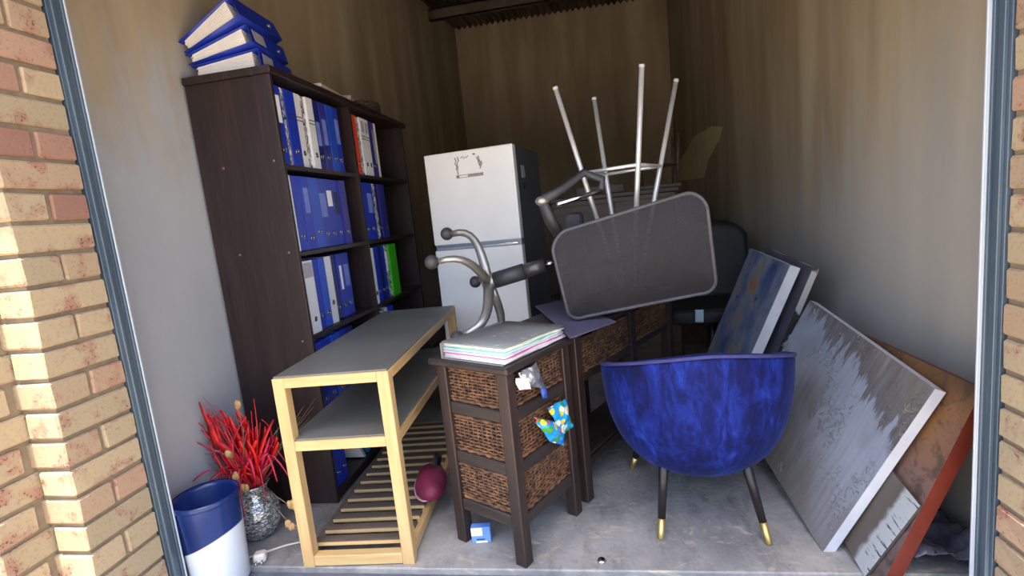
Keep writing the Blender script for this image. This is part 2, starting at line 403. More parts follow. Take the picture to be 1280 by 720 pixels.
z1, z2, z3, z4, z5 = SH[4], SH[3], SH[2], SH[1], SH[0]
row(z1, 1.99, [('b', .056, 'W', 0, 0, dict(lz=(.17, .28), stripes=False)), ('m', .026, None, 0, .004), ('b', .076, None, 0, 0, dict(stripes=True)), ('w', .052, None, 0, .004, dict(stripes=True)), ('m', .040, None, 0, .012, dict(hole=False)), ('w', .056, None, 0, 0, dict(stripes=True)),
    ('n', .056, 'p', 0, .004, dict(lz=(.11, .22))), ('v', .062, 'p', 0, .002, dict(lz=(.12, .24))), ('s', .066, None, 0, 0), ('b', .060, 'p', 0, .004, dict(lz=(.14, .26)))], 'on the top left shelf')
row(z1, 2.70, [('r', .046, None, 0, .0), ('m', .046, None, 0, .008, dict(hole=False)), ('w', .062, 'y', 0, 0, dict(lz=(.24, .3), stripes=True)), ('w', .056, 'y', 0, .004, dict(lz=(.24, .3), stripes=True)), ('v', .050, None, 0, .006), ('v', .044, 'y', 0, .012, dict(lz=(.08, .28))), ('w', .024, None, 0, .01)], 'on the top right shelf')
row(z2, 1.99, [('w', .024, None, 0, -.004), ('b', .072, None, 0, 0), ('b', .066, 'p', 0, -.002, dict(lz=(.16, .27), hz=.05)), ('s', .082, None, 0, 0, dict(hz=.075)), ('b', .074, 'p', 0, .006, dict(lz=(.14, .25), labw=.75)), ('b', .074, 'W', 0, .010, dict(lz=(.19, .265), labw=.6)), ('b', .068, 'd', 0, .014, dict(lz=(.15, .26), labw=.55)), ('v', .058, None, 0, .004)], 'on the second left shelf')
row(z2, 2.70, [('b', .044, None, 0, 0), ('b', .096, 'p', 0, .002, dict(lz=(.15, .26), labw=.6)), ('m', .048, None, 0, .006, dict(hole=False)), ('n', .040, None, 0, .010), ('v', .064, None, 0, .006, dict(hole=False)), ('v', .040, None, 0, .01), ('n', .05, None, 0, .03)], 'on the second right shelf')
row(z3, 2.0, [('w', .080, 'y', 0, -.004, dict(lz=(.245, .31), labw=.86)), ('b', .070, None, 0, .012), ('s', .054, None, 0, .008), ('w', .066, None, 0, .012, dict(hz=.1)), ('n', .066, None, 3, .03), ('b', .062, 'W', 0, .03, dict(lz=(.14, .26), labw=.35)), ('b', .076, 'p', 0, .036, dict(lz=(.15, .26), labw=.6))], 'on the third left shelf')
row(z3, 2.69, [('w', .046, None, 0, 0), ('b', .082, None, 0, .01), ('n', .050, None, 0, .012), ('b', .054, None, 0, .016), ('m', .058, 'W', 0, .02, dict(lz=(.16, .28), hole=False)), ('g', .115, None, 0, .01, dict(hole=False))], 'on the third right shelf')
row(z4, 2.0, [('b', .075, 'W', 0, 0), ('b', .075, None, 0, .006), ('s', .07, None, 0, 0), ('b', .075, None, 0, .01), ('n', .07, None, 0, .004)], 'on the fourth left shelf')
row(z4, 2.72, [('m', .05, None, 0, 0), ('w', .07, None, 0, .01), ('b', .07, None, 0, 0)], 'on the fourth right shelf')
row(z5, 1.995, [('b', .078, None, 0, 0), ('b', .046, None, 0, .004)], 'on the bottom left shelf')
# leaning spiral notebook and a pale blue folder next to them
nb = thing('spiral_notebook', 'white spiral notebook leaning on blue binders on the bottom left shelf', 'notebook', (-1.215, 2.285, z5+.007), (rad(31), 0, 0))
MB().box((-.24, 0, 0), (0, .012, .29), bev=.001).build('cover', M_LWH, nb)
m = MB()
for k in range(18): m.tube([(0.004+.006*math.cos(a), .006+.011*math.sin(a), .012+k*.0155) for a in [i*PI/4 for i in range(9)]], .0013, 5)
m.build('spiral_binding', M_BLACK, nb)
fd = thing('ring_binder', 'pale blue ring binder leaning at the right end of the bottom left shelf', 'binder', (-1.222, 2.345, z5+.004), (rad(36), 0, 0))
c = MB().box((-.003, 0, 0), (0, .05, .30)).box((-.26, 0, 0), (-.003, .003, .30)).box((-.26, .047, 0), (-.003, .05, .30)); c.build('cover', glossy('binder_sky', (70, 150, 222), (54, 128, 204)), fd)
MB().box((-.25, .006, .01), (-.02, .042, .29)).build('pages', M_PAPER, fd); MB().box((0, .012, .14), (.001, .038, .24)).build('spine_label', M_LWH, fd)

# the three binders fanned on top of the bookcase
def lying(zrot, x, y, z, tilt, label, lab, wd=.075):
    M = Matrix.Translation((x, y, z)) @ Matrix.Rotation(zrot, 4, 'Z') @ Matrix.Rotation(rad(-tilt), 4, 'Y')
    r = thing('lever_arch_binder', label, 'binder', M=M, group='binders lying on top of the bookcase')
    # local: spine at +x end, pages end towards -y, thickness z
    c = MB().box((.282, 0, 0), (.285, .318, wd), bev=.001)
    def cov(u, v): return (u*.284, v*.318, 0.0015), (0, 0, 1)
    def cov2(u, v): return (u*.284, v*.318, wd*(.55+.45*u)), (0, 0, 1)
    c.sheet(cov, 1, 1, .003).sheet(cov2, 4, 1, .003); c.build('cover', M_BL[0], r)
    pg = MB(); n = 9
    for k in range(n):
        a = .05+.86*k/n; b = .05+.86*(k+.8)/n
        off = random.uniform(-.004, .006)
        pg.add([(.02+off, .008, wd*.55*a), (.255, .006, wd*a), (.255, .312, wd*a), (.02+off, .312, wd*.55*a), (.02+off, .008, wd*.55*b), (.255, .006, wd*b), (.255, .312, wd*b), (.02+off, .312, wd*.55*b)],
               [(0, 3, 2, 1), (4, 5, 6, 7), (0, 1, 5, 4), (1, 2, 6, 5), (2, 3, 7, 6), (3, 0, 4, 7)])
    pg.build('pages', M_PAPER, r)
    if lab: MB().box((.285, .03, wd*.15), (.2862, .12, wd*.85)).build('spine_label', M_LGREY, r)
    q = MB(); Mh = Matrix.Translation((.285, .245, wd/2)) @ Matrix.Rotation(PI/2, 4, 'Y')
    q.lathe([(.0085, 0), (.012, 0), (.012, .0025), (.0085, .0025), (.0085, 0)], 16, Mh); q.build('finger_ring', M_CHROME, r)
    MB().cyl((.285, .245, wd/2), (.2858, .245, wd/2), .0085, n=14).build('finger_hole', M_BLACK, r)
lying(rad(9), -1.553, 1.985, BZ+.006, 2, 'blue binder lying at the bottom of the fanned stack on the bookcase', True)
lying(rad(7), -1.563, 1.985, BZ+.056, 12, 'blue binder in the middle of the fanned stack on the bookcase', True, .07)
lying(rad(3), -1.575, 1.99, BZ+.106, 23, 'blue binder on top of the fanned stack on the bookcase', False, .085)
MB().sheet(lambda u, v: ((-1.56+u*.30, 1.975+v*.2, BZ+.003), (0, 0, 1)), 2, 2, .003).build('paper_sheet', M_LWH)
tag(bpy.data.objects['paper_sheet'], 'white paper sheet under the binder stack on the bookcase', 'paper')
o = MB().box((-.10, -.17, 0), (.10, .17, .014), bev=.002).build('paper_folder', mat('folder_buff', (176, 164, 148), .7, c2=(150, 138, 124)), loc=(-1.30, 2.50, BZ+.001), rot=(0, 0, .1)); tag(o, 'flat buff paper folder on top of the bookcase', 'folder')
cb_ = thing('card_box', 'small open grey card box on top of the bookcase', 'box', (-1.275, 2.745, BZ+.001), (0, 0, .3))
MB().box((-.05, -.06, 0), (.05, .06, .035), bev=.002).build('body', mat('box_grey', (172, 162, 156), .7, c2=(140, 130, 126), scale=14), cb_); MB().sheet(lambda u, v: ((-.05-.045*u, -.06+.12*v, .036+.03*u), (.6, 0, 1)), 2, 1, .002).build('lid', mat('box_lilac', (150, 136, 150), .7), cb_)
tray = thing('wicker_tray', 'small dark woven basket on top of the bookcase at the right end', 'basket', (-1.27, 3.02, BZ+.001))
m = MB()
for k in range(5): m.tube([(.075*math.cos(a), .12*math.sin(a), .008+k*.010+.003*math.sin(a*9+k*PI)) for a in [i*2*PI/36 for i in range(37)]], .0055, 5, cap=False)
m.build('woven_side', mat('dark_cane', (70, 52, 46), .7, c2=(44, 32, 28), scale=40), tray); MB().lathe([(0.001, .004), (.076, .004), (.076, .01), (.001, .01)], 28, sy=1.6).build('base', mat('dark_cane', (0, 0, 0)), tray)

# ================================================================== FRIDGE
t = NT('fridge_silver'); t.set(.36, .05)
t.color(t.ramp(t.noise(3, (1, 1, 1), 4), [(.35, lin((240, 238, 234))), (.7, lin((232, 230, 226)))])); M_FR = t.m
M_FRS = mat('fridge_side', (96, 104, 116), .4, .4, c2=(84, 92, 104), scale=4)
fr = thing('fridge', 'two door silver white fridge with dark sides behind the console', 'fridge', (-.95, 3.02, 0), (0, 0, rad(-9)))
FW, FD, FH = .555, .58, 1.585
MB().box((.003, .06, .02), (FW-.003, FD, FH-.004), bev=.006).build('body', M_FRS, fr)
dl = MB().box((0, 0, .03), (FW, .058, 1.015), bev=.008, seg=2).build('lower_door', M_FR, fr)
du = MB().box((0, 0, 1.047), (FW, .058, FH), bev=.008, seg=2).build('freezer_door', M_FR, fr)
MB().box((.006, .012, 1.013), (FW-.004, .05, 1.049)).build('door_gap_strip', mat('fridge_gap', (128, 142, 160), .35, .4), fr)
MB().box((.02, -.004, 1.018), (FW-.05, .008, 1.030), bev=.002).build('handle_lip', mat('fridge_gap2', (176, 188, 202), .3, .5), du)
MB().box((.41, -.003, 1.022), (.535, .008, 1.034), bev=.002).build('handle', M_CHROME, dl)
for (x, y) in ((.06, .1), (.5, .1), (.06, .5), (.5, .5)): MB().cyl((x, y, 0), (x, y, .025), .018, n=12).build('foot', M_BLACK, fr)
# sticker frame: ornate outline of flourishes round an empty centre, and a two tone strip below
M_INK = mat('sticker_ink', (110, 108, 108), .6, c2=(150, 146, 146), scale=60); M_INK2 = mat('sticker_red', (176, 140, 136), .6, c2=(140, 110, 108), scale=40)
st = MB()
ox, oz = .195, 1.43
def flo(pts, r): st.tube([(ox+a, -.0012, oz+b) for a, b in pts], r, 5, flat=1)
flo([(.004, .118), (.010, .10), (.002, .085), (.012, .065), (.004, .05)], .0032); flo([(.02, .122), (.026, .10), (.014, .085), (.018, .062), (.012, .04), (.016, .02)], .003)
flo([(.15, .112), (.154, .09), (.160, .07), (.152, .055)], .0035); flo([(.138, .108), (.148, .085), (.150, .064)], .003); flo([(.166, .082), (.168, .066), (.158, .05), (.154, .04)], .003)
flo([(.04, .112), (.055, .120), (.06, .104), (.07, .118), (.078, .110), (.09, .122)], .0022); flo([(.118, .124), (.128, .128), (.13, .12)], .0038)
st.box((ox+.002, -.002, oz), (ox+.172, 0, oz+.003)).box((ox+.002, -.002, oz+.014), (ox+.172, 0, oz+.017)).box((ox+.002, -.002, oz), (ox+.02, 0, oz+.017))
st.build('sticker_outline', M_INK, du); MB().box((ox+.075, -.0015, oz+.003), (ox+.17, 0, oz+.014)).build('sticker_strip', M_INK2, du)
MB().box((FW-.002, .14, 1.40), (FW+.0, .21, 1.47)).build('rating_label', M_LGREY, fr); MB().cyl((FW-.003, .17, 1.35), (FW+.002, .17, 1.35), .02, n=16).build('round_sticker', M_BLACK, fr)

# ================================================================== PINE CONSOLE TABLE
def wood(name, a, b, c_, axis=0, rough=.55):
    s = [9, 9, 9]; s[axis] = .7
    t = NT(name); t.set(rough); n1 = t.noise(4, tuple(s), 6, .6); t.color(t.ramp(n1, [(.32, lin(a)), (.5, lin(b)), (.68, lin(c_))])); t.bump(n1, .1, .002); return t.m
P3 = ((204, 172, 122), (194, 160, 108), (180, 144, 94))
M_PX, M_PY, M_PZ = (wood('pine_%d' % i, *P3, axis=i) for i in range(3))
M_GREYTOP = mat('grey_laminate', (100, 98, 92), .45, c2=(114, 112, 105), scale=3, detail=7, bump=.04, bscale=60)
M_SLAT = wood('weathered_slat', (112, 98, 84), (94, 82, 71), (78, 67, 59), 0)
CW, CL, CHt = .415, 1.16, .718
co = thing('console_table', 'pine console table with grey shelves and slatted bottom beside the bookcase', 'table', (-.712, 1.575, 0), (0, 0, rad(3.6)))
L = .042
# local: x from -CW (left) to 0 (right), y from 0 (near end) to CL
for (x, y) in ((-CW, 0), (-L, 0), (-CW, CL-L), (-L, CL-L)): MB().box((x, y, 0), (x+L, y+L, CHt-.0), bev=.002).build('leg', M_PZ, co)
MB().box((-CW+L, 0, CHt-.036), (-L, L, CHt), bev=.002).build('top_rail', M_PX, co); MB().box((-CW+L, CL-L, CHt-.036), (-L, CL, CHt), bev=.002).build('top_rail', M_PX, co)
MB().box((-L, L, CHt-.036), (0, CL-L, CHt-.001), bev=.002).build('top_rail', M_PY, co); MB().box((-CW, L, CHt-.036), (-CW+L, CL-L, CHt-.001), bev=.002).build('top_rail', M_PY, co)
MB().box((-CW+.004, .006, CHt-.0005), (-.004, CL-.004, CHt+.006), bev=.0015).build('table_top', M_GREYTOP, co)
ZM = .485
MB().box((-CW+L, 0.002, ZM-.036), (-L, L-.006, ZM), bev=.002).build('shelf_rail', M_PX, co); MB().box((-CW+L, CL-L, ZM-.036), (-L, CL-.004, ZM), bev=.002).build('shelf_rail', M_PX, co)
MB().box((-L+.006, L, ZM-.036), (-.003, CL-L, ZM), bev=.002).build('shelf_rail', M_PY, co); MB().box((-CW+.003, L, ZM-.036), (-CW+L-.006, CL-L, ZM), bev=.002).build('shelf_rail', M_PY, co)
MB().box((-CW+.012, .012, ZM), (-.012, CL-.012, ZM+.006), bev=.0015).build('shelf_board', M_GREYTOP, co)
MB().box((-CW+L, .002, .004), (-L, L-.004, .044), bev=.002).build('bottom_rail', M_PX, co)
for x in (-CW+.004, -L+.004): MB().box((x, L, .008), (x+L-.012, CL-L, .05), bev=.002).build('bottom_rail', M_SLAT if x < -.2 else M_PY, co)
MB().box((-CW+L, CL-L, .008), (-L, CL-.004, .05), bev=.002).build('bottom_rail', M_PX, co)
ns = 15
sm = MB().box((-CW+.03, .003, 0), (-.03, .044, .014), bev=.0015).box((-CW+.03, 0, .001), (-.03, .003, .013), mi=1).mesh('slat', [M_SLAT, M_PX])
for k in range(ns): link('slat', sm, co, (0, .055+k*.0725, .047))

# ================================================================== WICKER BASKET UNIT
M_DW = wood('dark_wood', (58, 40, 34), (43, 30, 26), (32, 23, 21), 2, .5); M_DWX = wood('dark_wood_rail', (56, 46, 42), (44, 36, 33), (34, 28, 26), 0, .5); M_DWY = wood('dark_wood_rail_y', (56, 46, 42), (44, 36, 33), (34, 28, 26), 1, .5)
M_WICK = mat('wicker', (116, 80, 52), .65, c2=(58, 38, 27), scale=38, lo=.38, hi=.66, detail=3)
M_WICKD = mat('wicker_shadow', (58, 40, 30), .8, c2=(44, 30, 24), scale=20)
def wicker_basket(parent, x0, x1, y0, y1, z0, z1, name='basket', pitch=.0115, step=.022):
    """woven basket: strands weave in and out of upright stakes on all four sides, joined as one part"""
    def path():
        per = [(x0, y0, x1, y0, 0, -1), (x1, y0, x1, y1, 1, 0), (x1, y1, x0, y1, 0, 1), (x0, y1, x0, y0, -1, 0)]
        out = []
        for ax, ay, bx, by, nx, ny in per:
            ln = math.hypot(bx-ax, by-ay); n = max(2, int(round(ln/step)))
            for k in range(n): out.append((ax+(bx-ax)*k/n, ay+(by-ay)*k/n, nx, ny))
        return out
    P = path(); m = MB(); n = int((z1-z0)/pitch)
    for r in range(n+1):
        z = z0+r*(z1-z0)/n
        pts = []
        for k, (x, y, nx, ny) in enumerate(P+P[:1]):
            s = .0038 if (k+r) % 2 else -.0028
            pts.append((x+nx*s, y+ny*s, z+random.uniform(-.0016, .0016)))
        m.tube(pts, .0046 if 0 < r < n else .0075, 5, cap=False)
    o = m.build(name, M_WICK, parent); o['kind'] = 'stuff'
    q = MB()
    for k, (x, y, nx, ny) in enumerate(P): q.tube([(x, y, z0), (x, y, z1)], .0032, 5)
    st_ = q.build('stakes', M_WICK, o); st_['kind'] = 'stuff'
    i = .006
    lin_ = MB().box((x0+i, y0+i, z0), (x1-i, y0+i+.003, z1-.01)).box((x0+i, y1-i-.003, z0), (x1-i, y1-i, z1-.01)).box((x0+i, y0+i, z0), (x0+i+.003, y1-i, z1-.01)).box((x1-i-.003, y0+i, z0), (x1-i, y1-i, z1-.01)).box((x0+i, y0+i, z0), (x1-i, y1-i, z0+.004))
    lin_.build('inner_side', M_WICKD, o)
    return o
UW, UD, UH = .385, .325, .715
bu = thing('basket_stand', 'dark wood stand with three wicker basket drawers in the foreground', 'cabinet', (-.307, 1.556, 0), (0, 0, rad(60.9)))
p = .046
for (x, y) in ((0, 0), (UW-p, 0), (0, UD-p), (UW-p, UD-p)): MB().box((x, y, 0), (x+p, y+p, UH-.024), bev=.004).build('post', M_DW, bu)
MB().box((-.018, -.018, UH-.024), (UW+.012, UD+.022, UH), bev=.006).build('top', M_DWX, bu)
for z in (.135, .325, .512):
    for x in (.006, UW-p+.006): MB().box((x, p, z), (x+.034, UD-p, z+.044), bev=.004).build('rail', M_DWY, bu)
    for y in (.006, UD-p+.006): MB().box((p, y, z), (UW-p, y+.034, z+.044), bev=.004).build('rail', M_DWX, bu)
for z, tp in ((.184, .128), (.374, .126), (.561, .118)):
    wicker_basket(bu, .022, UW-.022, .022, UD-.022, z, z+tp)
# silver bag poking out of the top basket, snack packet hanging out of the middle one
def crumple(fn, nu, nv, amp, seed):
    def f(u, v):
        p_, n_ = fn(u, v); p_ = Vector(p_); n_ = Vector(n_)
        d = noise.noise(p_*22+V(seed, 0, 0))*amp+noise.noise(p_*60+V(0, seed, 0))*amp*.4
        return p_+n_*d, n_
    return f
bc = Matrix.Translation((-.307, 1.556, 0)) @ Matrix.Rotation(rad(60.9), 4, 'Z')
t = NT('foil'); t.set(.28, .85); t.color(t.ramp(t.noise(16, detail=3), [(.4, lin((222, 224, 228))), (.6, lin((170, 174, 180))), (.7, lin((232, 230, 226)))])); t.bump(t.noise(40, detail=4, dist=1), .6, .006); M_FOIL = t.m
sb = thing('foil_bag', 'crumpled silver foil bag hanging from the top wicker basket', 'bag', M=bc @ Matrix.Translation((0, -.004, 0)))
def quad(q, bulge=.012):
    """sheet on the drawer front from four local (x, z) corners: bl, br, tr, tl"""
    def f(u, v):
        x = q[0][0]*(1-u)*(1-v)+q[1][0]*u*(1-v)+q[2][0]*u*v+q[3][0]*(1-u)*v; z = q[0][1]*(1-u)*(1-v)+q[1][1]*u*(1-v)+q[2][1]*u*v+q[3][1]*(1-u)*v
        return (x, -.012-bulge*math.sin(PI*u)*math.sin(PI*v), z), (0, -1, 0)
    return f
MB().sheet(crumple(quad([(.075, .628), (.182, .585), (.150, .690), (.045, .684)], .02), 16, 16, .012, 3), 16, 16, .003).build('foil_sheet', M_FOIL, sb)
MB().sheet(crumple(quad([(.165, .552), (.196, .545), (.188, .60), (.160, .60)], .008), 8, 8, .008, 8), 8, 8, .003).build('blue_hem', mat('foil_blue', (52, 88, 170), .4, c2=(36, 60, 140)), sb)
MB().sheet(crumple(quad([(.040, .628), (.098, .612), (.092, .655), (.035, .668)], .016), 10, 10, .014, 17), 10, 10, .004).build('white_tissue', M_LWH, sb)
t = NT('snack_print'); t.set(.3)
vo = t.n('TexVoronoi'); vo.inputs['Scale'].default_value = 38; t.l(t.coord((1, .3, 1)), vo.inputs['Vector'])
sepv = t.n('SeparateColor'); t.l(vo.outputs['Color'], sepv.inputs[0])
bgc = t.ramp(t.noise(9, detail=2), [(.42, lin((30, 110, 196))), (.52, lin((40, 168, 226))), (.66, lin((24, 70, 160)))])
spots = t.ramp(sepv.outputs[0], [(0, lin((36, 150, 220))), (.35, lin((64, 150, 60))), (.52, lin((216, 66, 46))), (.66, lin((232, 200, 50))), (.8, lin((238, 236, 226)))], 'CONSTANT')
t.color(t.mix(t.ramp(vo.outputs['Distance'], [(.52, (1, 1, 1)), (.56, (0, 0, 0))]), bgc, spots)); t.bump(t.noise(50, detail=3, dist=1), .5, .005); M_SNACK = t.m
sk = thing('snack_packet', 'bright blue printed snack packet drooping from the middle wicker basket', 'packet', M=bc @ Matrix.Translation((0, -.004, 0)))
MB().sheet(crumple(quad([(.262, .372), (.335, .380), (.312, .500), (.185, .512)], .014), 16, 16, .012, 5), 16, 16, .003).build('upper_flap', M_SNACK, sk)
MB().sheet(crumple(quad([(.185, .385), (.262, .338), (.285, .412), (.10, .512)], .026), 16, 14, .012, 11), 16, 14, .003).build('lower_flap', M_SNACK, sk)

# marbled file of papers lying on the stand
fb = thing('paper_file', 'thick marbled grey file of coloured papers on the basket stand', 'file', M=bc @ Matrix.Translation((.0, .0, UH+.001)))
def ft_(u, v): return (.01+u*.375-.0, .005+v*.285, .058-.012*u), (0, 0, 1)
t = NT('marbled_grey'); t.set(.6); t.color(t.mix(t.ramp(t.noise(24, detail=5), [(.60, (0, 0, 0)), (.70, (.7, .7, .7))]), lin((126, 124, 120)), lin((176, 180, 184)))); M_MG = t.m
MB().sheet(ft_, 4, 2, .004).box((.0, .01, 0), (.36, .29, .003)).build('cover', M_MG, fb)
PC = [((226, 226, 232), 'p1'), ((232, 228, 228), 'p2'), ((224, 208, 222), 'p3'), ((206, 92, 140), 'p4'), ((228, 226, 236), 'p5'), ((176, 200, 226), 'p6'), ((232, 230, 228), 'p7'), ((130, 196, 176), 'p8'), ((238, 236, 232), 'p9'), ((214, 224, 190), 'p10')]
for k, (cc, nm) in enumerate(PC):
    z0 = .004+k*.0051
    jx = random.uniform(-.012, .018)
    def pf(u, v, z0=z0, jx=jx): return (.008+u*(.35+jx), .004+random.uniform(-.004, .004)+v*.275, z0+.0022-.010*u*k/9+.0015*math.sin(u*9+k)), (0, 0, 1)
    MB().sheet(pf, 8, 2, .0036).build('paper_section', mat('page_'+nm, cc, .8, scale=30), fb)
MB().box((.0, .284, .002), (.35, .288, .056)).build('spine', M_MG, fb)
# dark violet card folder on the bench behind
fo = MB().sheet(lambda u, v: ((V(-.105, 1.80, .735)*(1-u)*(1-v)+V(.068, 2.02, .733)*u*(1-v)+V(-.30, 2.45, .738)*(1-u)*v+V(-.174, 2.57, .738)*u*v), (0, 0, 1)), 6, 6, .004, smooth=False).build('card_folder', mat('violet_card', (92, 88, 110), .5, c2=(80, 76, 98), scale=4)); tag(fo, 'dark violet card folder lying flat behind the paper file', 'folder')

# ================================================================== LONG WICKER BENCH BEHIND
BL_, BD_, BHt = 1.02, .33, .722
be = thing('storage_bench', 'long dark wood bench with wicker drawers behind the basket stand', 'bench', (-.098, 1.945, 0), (0, 0, rad(60.9)))
for x in (0, .50, BL_-.05):
    for y in (0, BD_-.05): MB().box((x, y, 0), (x+.05, y+.05, BHt-.024), bev=.003).build('post', M_DW, be)
MB().box((-.012, -.016, BHt-.024), (BL_+.01, BD_+.01, BHt), bev=.005).build('top', M_DWX, be)
for y in (.006, BD_-.042): MB().box((.04, y, .50), (BL_-.04, y+.036, .535), bev=.003).build('rail', M_DWX, be)
for y in (.05, BD_-.07): MB().box((.04, y, .10), (BL_-.04, y+.03, .13), bev=.003).build('rail', M_DWX, be)
MB().box((.02, .06, .13), (BL_-.02, BD_-.06, .145), bev=.002).build('bottom_shelf', M_DWX, be)
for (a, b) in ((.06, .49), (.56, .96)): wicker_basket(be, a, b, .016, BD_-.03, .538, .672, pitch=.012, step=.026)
ob = MB().box((0, 0, 0), (.17, .12, .11), bev=.004).build('carton', mat('orange_card', (214, 96, 42), .6, c2=(190, 78, 34)), loc=(.13, 2.80, .146), rot=(0, 0, .9)); ob.location = (.22, 2.98, 0.001); tag(ob, 'small orange carton in the dark beyond the bench', 'box')

# ================================================================== OFFICE CHAIR lying on its side on the bench
M_MET = mat('satin_steel', (176, 172, 164), .36, .7, c2=(150, 146, 138), scale=7); M_RUB = mat('castor_grey', (66, 64, 64), .55, c2=(52, 50, 50), scale=20)
M_DKPL = mat('charcoal_plastic', (58, 57, 60), .5, c2=(46, 45, 48), scale=12)
oc = thing('office_chair', 'grey mesh office chair lying on its side on the bench, wheels towards the fridge', 'chair', (-.13, 2.2, .73))
OC = V(-.13, 2.2, .73)
hub = V(-.47, 2.22, .905); ax = V(1, -.03, .22).normalized()
up = V(0, 0, 1); up = (up-ax*up.dot(ax)).normalized(); tow = ax.cross(up).normalized()
if tow.y > 0: tow = -tow
MB().tube([hub-ax*.025-OC, hub+ax*.045-OC], .032, 16).build('hub', M_MET, oc)
for an in (342, 54, 126, 198, 270):
    d = up*math.cos(rad(an))+tow*math.sin(rad(an))
    sp_m = MB(); pts = []
    for s_ in range(9):
        q = s_/8
        rr_ = .02+.25*math.sin(q*PI/2)**.9; dr = -.115*q**2.8
        pts.append(hub+d*rr_+ax*dr-OC)
    leg = sp_m.tube(pts, [.026-.011*i/8 for i in range(9)], 10, flat=.8).build('base_spoke', M_MET, oc)
    e = hub+d*.275+ax*(-.14)-OC
    cs = MB().ball(e+d*.004, .030, 14, 10).build('castor', M_RUB, leg)
    MB().tube([e+ax*.03, e+ax*.006], .006, 8).build('castor_pin', M_CHROME, leg)
g0, g1, g2 = hub+ax*.03, hub+ax*.17, hub+ax*.265
MB().tube([g0-OC, g1-OC], .036, 18).build('gas_cylinder_sleeve', M_DKPL, oc); MB().tube([g1-OC, g2-OC], .030, 18).build('gas_cylinder', mat('cyl_grey', (92, 90, 90), .35, .6), oc); MB().tube([g2-OC, hub+ax*.31-OC], .012, 14).build('gas_piston', M_CHROME, oc)
# seat slab: plane across the axis, behind the backrest
sx = hub.x+.32
MB().box((sx, 2.16, .80), (sx+.045, 2.30, .96), bev=.008).build('tilt_mechanism', M_BLACK, oc, loc=-OC)
MB().box((sx+.045, 2.13, .742), (sx+.115, 2.60, 1.17), bev=.025, seg=3).build('seat', mat('seat_fabric', (50, 49, 54), .9, c2=(38, 37, 42), scale=60, bump=.3), oc, loc=-OC)
# mesh back: four corners of the curved panel seen flat on
TL, TR, BR, BLc = V(-.165, 2.06, 1.092), V(.432, 2.06, 1.215), V(.462, 2.075, .815), V(-.112, 2.06, .742)
def back(u, v, inset=0.0):
    # rounded rectangle from a square, slightly bowed across its width
    x_, y_ = u*2-1, v*2-1
    k = .10
    p_ = (BLc*(1-u)*(1-v)+BR*u*(1-v)+TL*(1-u)*v+TR*u*v)
    p_ = p_+V(0, -.035*(1-(y_)**2), 0)+V(0, 0, .042*(1-x_*x_)-.012)
    return p_
def rr_pts(n=64, r=.16):
    """unit square outline with rounded corners"""
    out = []
    asp = 1.5
    for cx, cy, a0 in ((1-r/asp, 1-r, 0), (r/asp, 1-r, 90), (r/asp, r, 180), (1-r/asp, r, 270)):
        for i in range(n//4+1):
            a = rad(a0+90*i/(n//4)); out.append((cx+math.cos(a)*r/asp, cy+math.sin(a)*r))
    return out
ring = rr_pts()
mb = MB(); NN = len(ring); rings = []
vs = []; fs = []
LV = 8
for l in range(LV+1):
    s_ = 1-l/LV*.98
    for (a, b) in ring: vs.append(back(.5+(a-.5)*s_, .5+(b-.5)*s_)-OC)
for l in range(LV):
    for i in range(NN): fs.append([l*NN+i, l*NN+(i+1) % NN, (l+1)*NN+(i+1) % NN, (l+1)*NN+i])
fs.append([LV*NN+i for i in range(NN)])
t = NT('chair_mesh'); t.set(.75); t.color(t.ramp(t.noise(5), [(.35, lin((34, 30, 34))), (.7, lin((27, 25, 28)))]))
tr = t.n('BsdfTransparent'); mx = t.n('MixShader'); wv = t.n('TexVoronoi'); wv.feature = 'DISTANCE_TO_EDGE'; wv.inputs['Scale'].default_value = 420; t.l(t.coord(), wv.inputs['Vector'])
t.l(t.ramp(wv.outputs[0], [(.12, (.02, .02, .02)), (.3, (.34, .34, .34))]), mx.inputs[0]); t.l(t.b.outputs[0], mx.inputs[1]); t.l(tr.outputs[0], mx.inputs[2]); t.l(mx.outputs[0], t.out.inputs[0])
mb.add(vs, fs, None, True); mb.build('mesh_back', t.m, oc)
MB().tube([back(a, b)-OC for a, b in ring]+[back(*ring[0])-OC], .0075, 8, cap=False).build('back_frame', mat('piping_grey', (78, 75, 79), .6, c2=(66, 64, 67)), oc)
MB().tube([V(-.14, 2.20, .95)-OC, V(-.12, 2.12, .94)-OC, V(.02, 2.10, .955)-OC, V(.14, 2.085, .975)-OC], .017, 10, flat=.6).build('back_bar', M_DKPL, oc)
# the upper armrest, a looped frame with a steel strut
a1, a2, a3, a4, a5 = V(-.19, 2.12, 1.235), V(-.015, 2.225, 1.335), V(.062, 2.25, 1.30), V(.053, 2.22, 1.255), V(-.13, 2.13, 1.215)
MB().tube([a1-OC, (a1*.5+a2*.5)-OC+V(0, 0, -.008), a2-OC, a3-OC, a4-OC], [.022, .018, .017, .017, .014], 10).build('armrest_pad', M_DKPL, oc)
MB().tube([a4-OC, (a4*.5+a5*.5)-OC, a5-OC], .010, 10).build('armrest_strut', M_CHROME, oc)
MB().ball(a1-OC, .026, sc=(1.1, 1, .8)).build('armrest_end', M_MET, oc)
MB().tube([a1-OC, V(-.17, 2.15, 1.16)-OC, V(-.13, 2.17, 1.08)-OC], [.024, .03, .03], 10, flat=.7).build('armrest_bracket', M_DKPL, oc)

